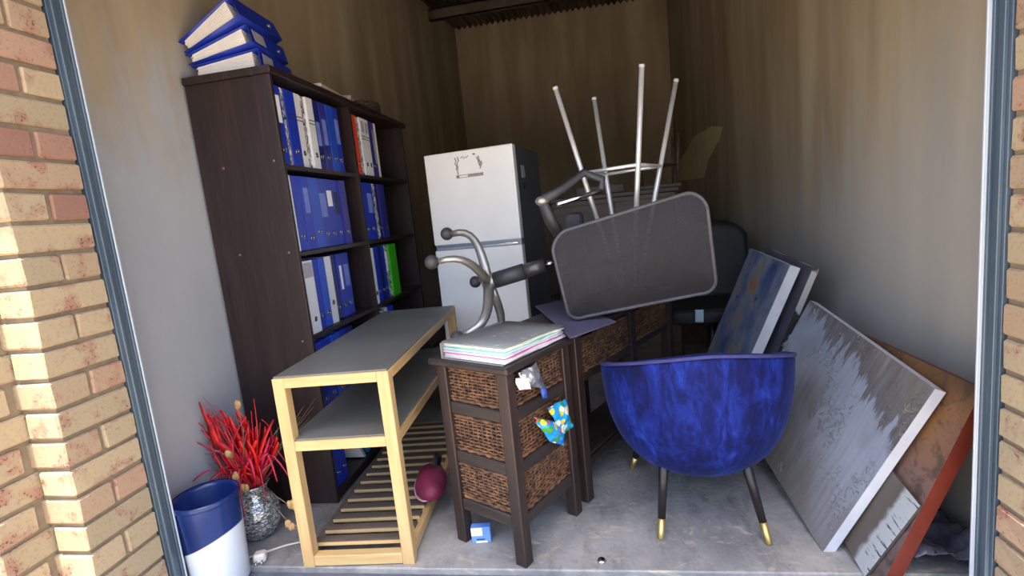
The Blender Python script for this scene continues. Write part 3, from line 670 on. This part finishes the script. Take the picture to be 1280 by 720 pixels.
# ================================================================== BAR STOOL upside down, legs in the air
sc0 = V(.15, 2.39, .735)
M_BRUSH = mat('brushed_steel', (226, 224, 220), .38, .55, c2=(206, 204, 200), scale=9)
bs = thing('bar_stool', 'upturned bar stool with four chrome legs pointing up behind the mesh chair', 'stool', sc0)
tops = [V(-.104, 2.30, 1.70), V(.241, 2.155, 1.706), V(.061, 2.59, 1.69), V(.42, 2.48, 1.70)]
feet_ = [V(.105, 2.355, .80), V(.165, 2.34, .80), V(.125, 2.42, .80), V(.192, 2.40, .80)]
MB().lathe([(.001, 0), (.13, 0), (.155, .012), (.165, .03), (.155, .052), (.12, .06), (.001, .06)], 32).build('seat', mat('stool_black', (30, 29, 30), .5, c2=(22, 21, 22), scale=20), bs)
MB().box((-.07, -.07, .06), (.07, .07, .068), bev=.002).build('mount_plate', M_MET, bs)
for a, b in zip(feet_, tops):
    lg = MB().tube([a-sc0, b-sc0], [.0115, .0105], 12).build('leg', M_BRUSH, bs)
    MB().tube([b-sc0, b+(b-a).normalized()*.012-sc0], .0115, 12).build('foot_cap', mat('foot_grey', (190, 190, 190), .5), lg)
fr_ = .60
bp = [a.lerp(b, fr_) for a, b in zip(feet_, tops)]
for i, j in ((0, 1), (1, 3), (3, 2), (2, 0)): MB().tube([bp[i]-sc0, bp[j]-sc0], .008, 10).build('footrest_bar', M_BRUSH, bs)

# ================================================================== DARK THINGS AT THE BACK
M_BRN = wood('old_brown_wood', (86, 66, 52), (68, 52, 42), (52, 40, 34), 0, .5)
cab = thing('wooden_cabinet', 'dark brown wooden cabinet in the shade behind the mesh chair', 'cabinet', (.23, 3.72, 0))
MB().box((-.50, 0, .04), (.36, .42, 1.235), bev=.004).build('body', M_BRN, cab); MB().box((-.52, -.02, 1.235), (.38, .44, 1.265), bev=.004).build('top', M_BRN, cab)
for (a, b) in ((-.49, -.08), (-.06, .35)):
    d_ = MB().box((a, -.018, .08), (b, 0, 1.2), bev=.003).build('door', M_BRN, cab); MB().ball((b-.04 if a < -.2 else a+.04, -.03, .7), .014).build('knob', M_MET, d_)
for x in (-.46, .28): MB().box((x, .02, 0), (x+.05, .38, .04)).build('foot', M_BRN, cab)
ws = thing('wooden_stool', 'small brown wooden stool frame upside down on the cabinet', 'stool', (.50, 3.90, 1.266))
MB().box((-.14, -.12, 0), (.14, .12, .025), bev=.003).build('seat', M_BRN, ws)
for (x, y) in ((-.12, -.1), (.12, -.1), (-.12, .1), (.12, .1)): MB().tube([(x, y, .025), (x*1.15, y*1.15, .36)], .010, 8).build('leg', M_BRN, ws)
for (x, y, x2, y2) in ((-.128, -.107, .128, -.107), (-.128, .107, .128, .107), (-.128, -.107, -.128, .107), (.128, -.107, .128, .107)): MB().tube([(x, y, .16), (x2, y2, .16)], .007, 6).build('stretcher', M_BRN, ws)
gb = MB().box((-.17, -.12, 0), (.17, .12, .06), bev=.006).build('carton', mat('grey_card', (86, 82, 80), .7, c2=(70, 66, 64)), loc=(.08, 3.88, 1.266)); tag(gb, 'flat grey carton on the brown cabinet', 'box')
# black armchair in the right back corner of the pile
t = NT('black_leather'); t.set(.65); t.color(t.ramp(t.noise(6), [(.4, lin((14, 13, 14))), (.7, lin((22, 21, 22)))])); t.bump(t.noise(120), .2, .003); M_LEA = t.m
bk2 = thing('office_armchair', 'black leather office armchair partly hidden behind the mesh chair', 'chair', (.715, 3.36, 0), (0, 0, rad(-8)))
def bkf(u, v): return (-.25+.5*u, .20+.10*(v)-.05*(1-(2*u-1)**2)*0-.06*(2*u-1)**2, .50+.51*v-.09*v*(2*u-1)**4), (0, 1, .1)
MB().sheet(bkf, 12, 10, .07).build('backrest', M_LEA, bk2); MB().box((-.25, -.26, .42), (.25, .22, .52), bev=.04, seg=3).build('seat', M_LEA, bk2)
for s_ in (-1, 1): MB().tube([(s_*.27, .22, .78), (s_*.29, .12, .72), (s_*.29, -.16, .70), (s_*.28, -.2, .64), (s_*.27, -.16, .50)], .022, 10).build('armrest', M_BLACK, bk2)
MB().tube([(0, 0, .08), (0, 0, .42)], .03, 14).build('gas_cylinder', M_BLACK, bk2)
for k in range(5):
    a = k*2*PI/5+.3; l_ = MB().tube([(0, 0, .11), (.15*math.cos(a), .15*math.sin(a), .09), (.27*math.cos(a), .27*math.sin(a), .065)], [.025, .02, .015], 8).build('base_spoke', M_BLACK, bk2)
    MB().ball((.27*math.cos(a), .27*math.sin(a), .028), .028, 10, 8).build('castor', M_RUB, l_)
rag = MB().sheet(crumple(lambda u, v: ((-.02+.045*u, -.02*v, -.075+.08*v), (0, -1, 0)), 6, 6, .012, 2), 6, 6, .006).build('rag', mat('rag_blue', (178, 200, 210), .9, c2=(150, 176, 190))); rag.location = (.58, 3.075, .528); tag(rag, 'small pale blue rag hanging over the black armchair arm', 'cloth')

# ================================================================== BLUE VELVET TUB CHAIR (its back to the camera)
t = NT('blue_velvet'); t.set(.75, Sheen_Weight=.10, Specular_IOR_Level=.15, Sheen_Roughness=.35)
t.b.inputs['Sheen Tint'].default_value = (.35, .5, 1, 1)
n1 = t.noise(5.5, (1.5, 1.5, .6), 6, .66, dist=1.2); n2 = t.noise(26, (1, 1, .4), 6, .7, dist=.9)
t.color(t.ramp(t.math('ADD', t.math('MULTIPLY', n1, .6), t.math('MULTIPLY', n2, .4)), [(.38, lin((9, 12, 48))), (.48, lin((13, 21, 78))), (.56, lin((20, 36, 112))), (.68, lin((38, 66, 156)))]))
t.bump(n2, .12, .006); M_VEL = t.m
ch = thing('tub_chair', 'royal blue velvet tub chair with brass tipped legs, its back to us', 'chair', (.338, 1.955, 0))
RX, RY = .345, .335
def sst(a, b, x):
    x = max(0, min(1, (x-a)/(b-a))); return x*x*(3-2*x)
def rim(a):      # a: 0 at the back, PI at the front
    d = abs(a)
    return .690-.106*(1-math.cos(min(d, 2.2)))**.8-.05*sst(1.7, 2.5, d)
def shell(a, z, zb=.178):
    """outer radius factor at height z: a bowl closing towards the bottom"""
    q = max(0, min(1, (z-zb)/(.66-zb)))
    return (1-(1-q)**2.8)**.33
N1 = 72
prof_n = 20
vs = []; fs = []
def pt(a, k, z): return V(RX*k*math.sin(a), -RY*k*math.cos(a), z)
rows = []
for i in range(N1):
    a = -PI+2*PI*i/N1; h = rim(a); col_ = []
    for j in range(1, prof_n+1):
        q = j/prof_n; z = .178+(h-.012-.178)*(q**2.2); col_.append(pt(a, max(.05, shell(a, z)), z))
    kt = shell(a, h-.012); th = .058/RX
    for b in (30, 60, 90, 120, 150): col_.append(pt(a, kt-th/2+math.cos(rad(b))*th/2, h-.012+math.sin(rad(b))*.018))
    for q in (0, .3, .6, 1): z = (h-.012)*(1-q)+.415*q; col_.append(pt(a, min(kt-th, max(.3, shell(a, z)-th)), z))
    rows.append(col_)
W = len(rows[0])
for i in range(N1):
    for j in range(W): vs.append(rows[i][j])
for i in range(N1):
    n_ = (i+1) % N1
    for j in range(W-1): fs.append([i*W+j, n_*W+j, n_*W+j+1, i*W+j+1])
fs.append([i*W for i in range(N1)]); fs.append([i*W+W-1 for i in range(N1)][::-1])
m = MB(); m.add(vs, fs, None, True); m.build('shell', M_VEL, ch)
MB().tube([pt(-PI+2*PI*i/48, shell(0, rim(-PI+2*PI*i/48)-.012)-.003, rim(-PI+2*PI*i/48)+.0035) for i in range(49)], .0065, 6, cap=False).build('rim_piping', mat('velvet_piping', (50, 54, 104), .8, c2=(40, 42, 88), scale=30), ch)
MB().lathe([(.001, .42), (.22, .42), (.255, .435), (.262, .455), (.245, .475), (.12, .485), (.001, .487)], 40).build('seat_cushion', M_VEL, ch)
M_LEGB = mat('black_leg', (34, 28, 30), .35, c2=(24, 20, 22), scale=14); M_BRASS = mat('brass', (200, 178, 118), .34, .8, c2=(178, 154, 92), scale=10)
CO = V(.338, 1.955, 0)
for (tx, ty, bx, by) in ((.158, 1.720, .205, 1.82), (.513, 1.692, .455, 1.81), (.096, 2.225, .19, 2.10), (.58, 2.21, .49, 2.10)):
    b = V(tx, ty, 0)-CO; tpp = V(bx, by, .34)-CO; q = b.lerp(tpp, .2)
    lg = MB().tube([q, tpp], [.0135, .021], 16).build('leg', M_LEGB, ch)
    MB().tube([b, b.lerp(tpp, .01), q], [.009, .0105, .0142], 16).build('brass_tip', M_BRASS, lg)

# ================================================================== CANVASES
def canvas(name, label, A, B, D, th, mface, medge, back_=None, group=None):
    """A near bottom, B near top, D far top corner of the front face; local x far->near, y up, z out of the picture"""
    A, B, D = V(*A), V(*B), V(*D); y = (B-A); Hh = y.length; y.normalize()
    v = D-B; v = v-y*v.dot(y); Wd = v.length; x = -v.normalized(); z = x.cross(y)
    Mx = Matrix((x, y, z)).transposed().to_4x4(); Mx.translation = A-x*Wd
    c = thing(name, label, 'painting', M=Mx, group=group)
    MB().box((0, 0, -.0015), (Wd, Hh, 0.0)).build('painted_face', mface, c)
    s = .022
    e = MB()
    for lo, hi in (((0, 0, -th), (Wd, s, -.0016)), ((0, Hh-s, -th), (Wd, Hh, -.0016)), ((0, s, -th), (s, Hh-s, -.0016)), ((Wd-s, s, -th), (Wd, Hh-s, -.0016))): e.box(lo, hi)
    e.build('canvas_edge', medge, c)
    MB().box((s, s, -.006), (Wd-s, Hh-s, -.003)).build('canvas_back', mat('raw_canvas', (196, 184, 160), .9), c)
    return c, Wd, Hh
M_CEDGE = mat('canvas_white', (196, 198, 204), .75, c2=(182, 184, 192), scale=12)
# 1: grey abstract with pale spikes
t = NT('grey_abstract'); t.set(.5)
tc = t.n('TexCoord'); sp = t.n('SeparateXYZ'); t.l(tc.outputs['Object'], sp.inputs[0]); X_, Y_ = sp.outputs[0], sp.outputs[1]
spike = t.noise(26, (1, .16, 1), 3, .7); spike2 = t.noise(60, (1, .08, 1), 2)
lvl = t.math('ADD', t.math('ADD', t.math('SUBTRACT', Y_, .07), t.math('MULTIPLY', X_, .24)), t.math('MULTIPLY', t.math('ADD', t.math('MULTIPLY', spike, .75), t.math('MULTIPLY', spike2, .25)), .48))
c = t.ramp(lvl, [(.30, lin((112, 105, 100))), (.45, lin((124, 123, 127))), (.60, lin((140, 144, 155))), (.79, lin((134, 142, 156))), (.815, lin((82, 77, 77))), (.9, lin((92, 87, 85))), (1, lin((116, 114, 113)))])
grain = t.noise(70, (1, .06, 1), 3); c = t.mix(.16, c, t.ramp(grain, [(.35, lin((84, 82, 82))), (.65, lin((160, 162, 168)))]))
blot = t.noise(3.2, (1, .7, 1), 3); c = t.mix(t.ramp(blot, [(.50, (0, 0, 0)), (.64, (.6, .6, .6))]), c, lin((98, 90, 80)))
gl = t.noise(34, detail=6, rough=.75, dist=1.5); reg = t.ramp(t.noise(4.5, detail=2), [(.5, (0, 0, 0)), (.6, (1, 1, 1))])
glm = t.math('MULTIPLY', t.ramp(gl, [(.54, (0, 0, 0)), (.6, (1, 1, 1))]), reg)
c = t.mix(t.math('MULTIPLY', glm, .7), c, lin((176, 170, 164))); t.color(c)
t.bump(t.math('ADD', t.math('MULTIPLY', glm, t.noise(120, detail=4)), t.math('MULTIPLY', grain, .08)), .8, .012); M_C1 = t.m
canvas('canvas_painting', 'large grey abstract canvas with pale blue spikes beside the blue chair', (.665, 1.655, 0), (.937, 1.574, .578), (.90, 2.33, .70), .036, M_C1, M_CEDGE, group='paintings leaning on the right wall')
# 2: rust orange canvas with red sides
t = NT('rust_abstract'); t.set(.55); tc = t.n('TexCoord'); sp = t.n('SeparateXYZ'); t.l(tc.outputs['Object'], sp.inputs[0])
c = t.ramp(t.math('ADD', sp.outputs[1], t.math('MULTIPLY', t.noise(5, detail=5), .5)), [(.40, lin((98, 82, 80))), (.62, lin((112, 84, 72))), (.78, lin((122, 84, 48))), (.95, lin((92, 66, 44)))])
c = t.mix(t.ramp(t.noise(16, detail=7, rough=.7, dist=1), [(.5, (0, 0, 0)), (.6, (.8, .8, .8))]), c, lin((66, 52, 42))); t.color(c); t.bump(t.noise(40, detail=6), .4, .004); M_C2 = t.m
canvas('canvas_painting', 'rust orange canvas with deep red sides behind the grey abstract canvas', (.757, 1.497, .002), (1.006, 1.495, .602), (.992, 2.25, .70), .045, M_C2, mat('red_edge', (112, 42, 26), .5, c2=(92, 32, 20), scale=10), group='paintings leaning on the right wall')
# 3: small grey and white collage at the foot of the rust canvas
t = NT('collage'); t.set(.6); tc = t.n('TexCoord'); sp = t.n('SeparateXYZ'); t.l(tc.outputs['Object'], sp.inputs[0])
e_ = t.math('ADD', sp.outputs[0], t.math('MULTIPLY', t.noise(30, detail=5), .03))
c = t.ramp(e_, [(.0, lin((96, 87, 78))), (.365, lin((84, 75, 68))), (.38, lin((158, 162, 164))), (.45, lin((166, 168, 170)))])
ink = t.noise(28, (.35, 2.2, 1), 4, .6); c = t.mix(t.math('MULTIPLY', t.ramp(ink, [(.57, (0, 0, 0)), (.60, (1, 1, 1))]), t.ramp(sp.outputs[0], [(.37, (0, 0, 0)), (.385, (1, 1, 1))])), c, lin((42, 44, 46))); t.color(c); M_C3 = t.m
canvas('canvas_painting', 'small grey collage with white torn paper low between the two big canvases', (.737, 1.542, .001), (.851, 1.483, .271), (.842, 1.90, .345), .010, M_C3, mat('collage_edge', (70, 66, 62), .7), group='paintings leaning on the right wall')
# 4, 5: blue abstract canvas and a framed panel farther back
t = NT('blue_gold_abstract'); t.set(.5)
c = t.ramp(t.noise(7, (1, .6, 1), 5, .6), [(.30, lin((52, 72, 124))), (.44, lin((98, 112, 142))), (.55, lin((132, 136, 146))), (.64, lin((166, 122, 62))), (.72, lin((70, 58, 84)))])
vo = t.n('TexVoronoi'); vo.inputs['Scale'].default_value = 9; t.l(t.coord(), vo.inputs['Vector'])
c = t.mix(t.ramp(vo.outputs['Distance'], [(.10, (.8, .8, .8)), (.13, (0, 0, 0)), (.17, (0, 0, 0)), (.2, (.6, .6, .6)), (.23, (0, 0, 0))]), c, lin((40, 44, 66))); t.color(c); M_C4 = t.m
canvas('canvas_painting', 'blue grey canvas with gold blots and a thick white side behind the chair', (.525, 2.52, .001), (.875, 2.475, .838), (.835, 2.95, .858), .05, M_C4, M_CEDGE, group='paintings leaning on the right wall')
canvas('framed_panel', 'dark framed panel leaning just behind the blue grey canvas', (.65, 2.52, .001), (.965, 2.46, .822), (.925, 2.97, .852), .03, mat('panel_grey', (92, 92, 100), .5, c2=(70, 70, 80)), mat('panel_frame', (52, 48, 48), .5, c2=(180, 176, 170), scale=3, lo=.5, hi=.52), group='paintings leaning on the right wall')
# crumpled dark plastic in the corner by the door guide
ps = MB().sheet(crumple(lambda u, v: ((.86+.24*u, 1.57+.32*v, .05+.03*math.sin(u*7)*math.sin(v*6)), (0, 0, 1)), 20, 20, .03, 4), 20, 20, .002).build('plastic_sheet', mat('dark_plastic_film', (74, 70, 86), .25, c2=(120, 118, 132), scale=14)); tag(ps, 'crumpled dark plastic sheeting on the floor by the right door guide', 'plastic')

# ================================================================== VASE, FLOWERS AND BLUE WHITE POT
t = NT('mirror_mosaic'); t.set(.22, .45)
vo = t.n('TexVoronoi'); vo.feature = 'DISTANCE_TO_EDGE'; vo.inputs['Scale'].default_value = 75; t.l(t.coord((1, 1, 1.8)), vo.inputs['Vector'])
v2 = t.n('TexVoronoi'); v2.inputs['Scale'].default_value = 75; t.l(t.coord((1, 1, 1.8)), v2.inputs['Vector'])
s_ = t.n('SeparateColor'); t.l(v2.outputs['Color'], s_.inputs[0])
c = t.ramp(s_.outputs[0], [(0, lin((120, 120, 120))), (.5, lin((180, 182, 182))), (1, lin((226, 228, 228)))])
t.color(t.mix(t.ramp(vo.outputs[0], [(.04, (1, 1, 1)), (.1, (0, 0, 0))]), c, lin((40, 40, 40)))); t.bump(s_.outputs[1], .9, .008); M_MOS = t.m
vx = V(-1.435, 1.745, 0)
va = thing('mosaic_vase', 'round silver mirror mosaic vase on the floor by the left wall', 'vase', vx)
MB().lathe([(.001, 0), (.045, 0), (.062, .015), (.085, .055), (.092, .095), (.084, .135), (.064, .170), (.052, .192), (.056, .212), (.066, .228), (.062, .228), (.050, .20), (.048, .192), (.06, .165), (.001, .15)], 40).build('body', M_MOS, va)
fl_ = thing('dried_flowers', 'bunch of red dried leaves and grasses standing in the mosaic vase', 'flowers', vx+V(0, 0, .185))
M_REDL = mat('red_leaf', (222, 26, 22), .5, c2=(176, 14, 24), scale=18, lo=.35, hi=.65); M_PINKL = mat('crimson_ribbon', (204, 34, 70), .55, c2=(164, 20, 52), scale=18); M_STRAW = mat('dry_stem', (116, 104, 74), .8, c2=(82, 74, 52), scale=20); M_POD = mat('dry_pod', (178, 146, 96), .8, c2=(150, 116, 72), scale=30)
rnd = random.Random(21)
def blade(pts, wd, m_, name):
    pts = [Vector(p_) for p_ in pts]; N = len(pts); mb_ = MB(); vs = []; fs = []
    side = V(rnd.uniform(.5, 1), rnd.uniform(-.6, .2), 0).normalized()
    for i, p_ in enumerate(pts):
        w_ = wd*(.35+1.3*math.sin(PI*min(.97, (i+.6)/(N))))*.5
        tn = (pts[min(i+1, N-1)]-pts[max(i-1, 0)]).normalized(); sd_ = (side-tn*side.dot(tn)).normalized(); up_ = tn.cross(sd_)
        vs += [p_-sd_*w_, p_+up_*w_*.12, p_+sd_*w_, p_-up_*.0012]
    for i in range(N-1):
        for k in range(4): fs.append([i*4+k, i*4+(k+1) % 4, (i+1)*4+(k+1) % 4, (i+1)*4+k])
    fs += [[3, 2, 1, 0], [(N-1)*4+k for k in range(4)]]
    mb_.add(vs, fs, None, True); return mb_.build(name, m_, fl_)
def arc(tip, bend=.05, n=8, droop=0):
    tip = V(*tip); b = V(rnd.uniform(-.02, .02), rnd.uniform(-.02, .02), 0)
    out = []
    o_ = V(rnd.uniform(-bend, bend), rnd.uniform(-bend, bend), rnd.uniform(0, bend))
    for i in range(n):
        q = i/(n-1); p_ = b*(1-q)+tip*q+o_*math.sin(PI*q)+V(0, 0, droop*math.sin(PI*q)); out.append(p_)
    return out
# broad red leaves (tips relative to the vase mouth)
for tip, wd in (((-.115, -.02, .47), .030), ((-.10, .0, .40), .034), ((-.075, -.05, .33), .040), ((-.045, -.03, .28), .042), ((-.01, -.03, .45), .022), ((.005, 0, .36), .030), ((.02, -.04, .27), .036), ((.06, -.02, .30), .028), ((.085, -.04, .24), .028), ((.12, 0, .31), .022), ((-.02, -.08, .2), .036), ((.05, -.08, .17), .030), ((-.06, .04, .26), .03), ((.15, -.03, .26), .018)):
    for k in range(3):
        tp_ = (tip[0]+rnd.uniform(-.028, .028), tip[1]+rnd.uniform(-.02, .02), tip[2]*rnd.uniform(.72, 1.0)); blade(arc(tp_, .035), wd*rnd.uniform(.6, 1.05)*(1 if k else .4), M_REDL if k else M_PINKL, 'leaf')
# thin crimson ribbons, some drooping over the rim and onto the floor
for k in range(44):
    a = rnd.uniform(-PI, .4); r_ = rnd.uniform(.05, .17); tip = (r_*math.cos(a), r_*math.sin(a)*.7, rnd.uniform(.10, .40)); blade(arc(tip, .05), rnd.uniform(.005, .010), M_PINKL if k % 2 else M_REDL, 'ribbon')
for tip, dr in (((-.09, -.10, .06), .10), ((-.15, -.12, .12), .06), ((-.12, -.16, .02), .12), ((.02, -.12, -.10), .14), ((.0, -.11, -.02), .12), ((-.03, -.13, .0), .12), ((.10, -.1, .10), .12), ((.16, -.06, .08), .14), ((.13, -.10, .02), .14), ((.19, -.02, .12), .12), ((-.16, -.03, .32), .03), ((-.17, -.05, .25), .02), ((.05, -.13, -.05), .15), ((.22, -.05, .06), .14)):
    blade(arc(tip, .02, 10, dr), .009, M_PINKL, 'ribbon')
for k in range(16):
    a = rnd.uniform(-PI, PI); r_ = rnd.uniform(.05, .16); tip = V(min(.17, r_*math.cos(a)), r_*math.sin(a)*.8, rnd.uniform(.12, .38)); tip.x = max(-.135, tip.x)
    MB().tube(arc(tip, .03), [.002]*8, 5).build('stem', M_STRAW, fl_)
for tip in ((-.02, -.07, .20), (.01, -.09, .12), (.035, -.085, .07), (.0, -.085, .08), (.03, -.03, .385), (.25, -.13, .02), (.25, -.15, -.04)):
    tip = V(*tip); st_ = MB().tube([V(0, 0, 0), tip*.5+V(0, 0, .03), tip], .0018, 5).build('stem', M_STRAW, fl_)
    pm = MB()
    for k in range(4): pm.ball(tip+V(rnd.uniform(-.010, .010), rnd.uniform(-.006, .006), rnd.uniform(-.008, .01)), .011, 8, 6, sc=(1, .6, 1.4))
    pm.build('seed_pod', M_POD, st_)
for k in range(6):
    y_ = .01+.032*k; q_ = [V(.02, 0, .02), V(.11, y_*.4, .16), V(.235, y_, .27+.03*(k % 3))]
    MB().tube(q_, [.0022, .0018, .001], 5).build('stem', M_STRAW, fl_)
# tall blue and white pot
px_ = V(-1.425, 1.50, -.022)
M_PW = mat('pot_white', (212, 218, 226), .35, c2=(200, 208, 218), scale=5)
t = NT('pot_glaze'); t.set(.25); tc = t.n('TexCoord'); sp = t.n('SeparateXYZ'); t.l(tc.outputs['Object'], sp.inputs[0])
ed = t.math('SUBTRACT', sp.outputs[2], t.math('ADD', .185, t.math('MULTIPLY', sp.outputs[0], .40)))
bl_ = t.ramp(t.noise(5), [(.35, lin((18, 38, 92))), (.7, lin((26, 52, 112)))])
t.color(t.mix(t.ramp(ed, [(.0, (0, 0, 0)), (.004, (1, 1, 1))]), lin((216, 222, 230)), bl_)); M_POT = t.m
po = thing('floor_pot', 'tall pot glazed blue over white beside the left door guide', 'pot', px_)
MB().lathe([(.001, 0), (.088, 0), (.094, .01), (.106, .33), (.108, .343), (.104, .346), (.098, .33), (.085, .02), (.001, .02)], 44).build('body', M_POT, po); MB().lathe([(.1058, .328), (.1095, .332), (.1095, .344), (.1045, .348)], 44).build('rim', mat('pot_blue', (22, 44, 100), .25, c2=(18, 38, 88)), po)

# ================================================================== SMALL THINGS ON THE FLOOR
cbx = thing('power_cable', 'white power cable with a plug lying on the floor below the vase', 'cable', (-1.335, 1.60, 0))
MB().tube([(-.13, -.03, .005), (-.07, -.015, .005), (0.0, .03, .005), (.06, .07, .005), (.11, .09, .005), (.14, .13, .005), (.12, .18, .005), (.05, .20, .005), (-.02, .19, .005)], .0042, 6).build('cord', mat('cable_white', (206, 200, 188), .6, c2=(180, 172, 160)), cbx)
pl_ = MB().box((-.022, -.02, .001), (.022, .02, .036), bev=.007).build('plug', mat('plug_white', (212, 204, 194), .5, c2=(190, 180, 170)), cbx, loc=(.01, -.015, 0), rot=(0, 0, .4))
for x in (-.01, .01): MB().tube([(x, -.02, .015), (x, -.036, .010)], .003, 6).build('pin', M_CHROME, pl_)
bb = thing('carton', 'small blue and white carton on the floor under the basket stand', 'box', (-.492, 1.695, 0.0), (0, 0, rad(6)))
MB().box((-.036, 0, 0.001), (.036, .03, .062), bev=.0015).build('body', mat('carton_blue', (110, 150, 226), .5, c2=(86, 128, 210), scale=12), bb)
MB().box((-.0355, -.0012, .030), (.006, 0, .061)).build('white_panel', M_LWH, bb); MB().box((-.026, -.0018, .042), (-.006, -.0012, .053)).build('print_mark', mat('beige_print', (206, 196, 176), .6), bb); MB().box((-.018, -.0012, .012), (.014, 0, .018)).build('navy_dash', mat('navy_print', (44, 70, 150), .6), bb); MB().box((-.02, -.0012, .002), (.022, 0, .009)).build('white_dash', M_LWH, bb)
capo = thing('bottle_cap', 'tiny shiny crumpled bottle cap on the floor beside the basket stand', 'cap', (-.053, 1.60, 0))
MB().lathe([(.001, .009), (.011, .009), (.0135, .006), (.015, 0.001), (.0135, .001), (.011, .006), (.001, .007)], 18, Matrix.Rotation(.25, 4, 'X')).build('shell', M_CHROME, capo)
MB().ball((.012, .0, .004), .005, 8, 6).build('brown_bit', mat('bit_brown', (120, 80, 50), .7), capo)
# maroon bag on the slatted shelf
bg_ = thing('zip_pouch', 'small maroon bag with pink zip lying on the slatted shelf', 'bag', (-.745, 1.925, .062), (0, 0, rad(20)))
def bagf(u, v):
    a = 2*PI*u; b = PI*v; r_ = V(.066*math.sin(b)*math.cos(a), .125*math.sin(b)*math.sin(a), .058+.058*math.cos(b))
    return r_+r_.normalized()*noise.noise(r_*16)*.012
MB().grid(bagf, 28, 16).build('body', mat('maroon_nylon', (122, 30, 62), .6, c2=(92, 22, 46), scale=12, bump=.4, bscale=40), bg_)
MB().tube([(-.072*math.sin(a)+.0, .11*math.cos(a)*.9-.004, .040+.014*math.sin(a*2)) for a in [i*PI/10 for i in range(2, 10)]], .004, 6).build('zip', mat('zip_pink', (206, 150, 160), .5), bg_)
MB().tube([(.02, .05, .1), (.035, .09, .13), (.05, .14, .10), (.03, .16, .02)], .012, 8, flat=.35).build('strap', mat('strap_black', (34, 34, 38), .7), bg_)
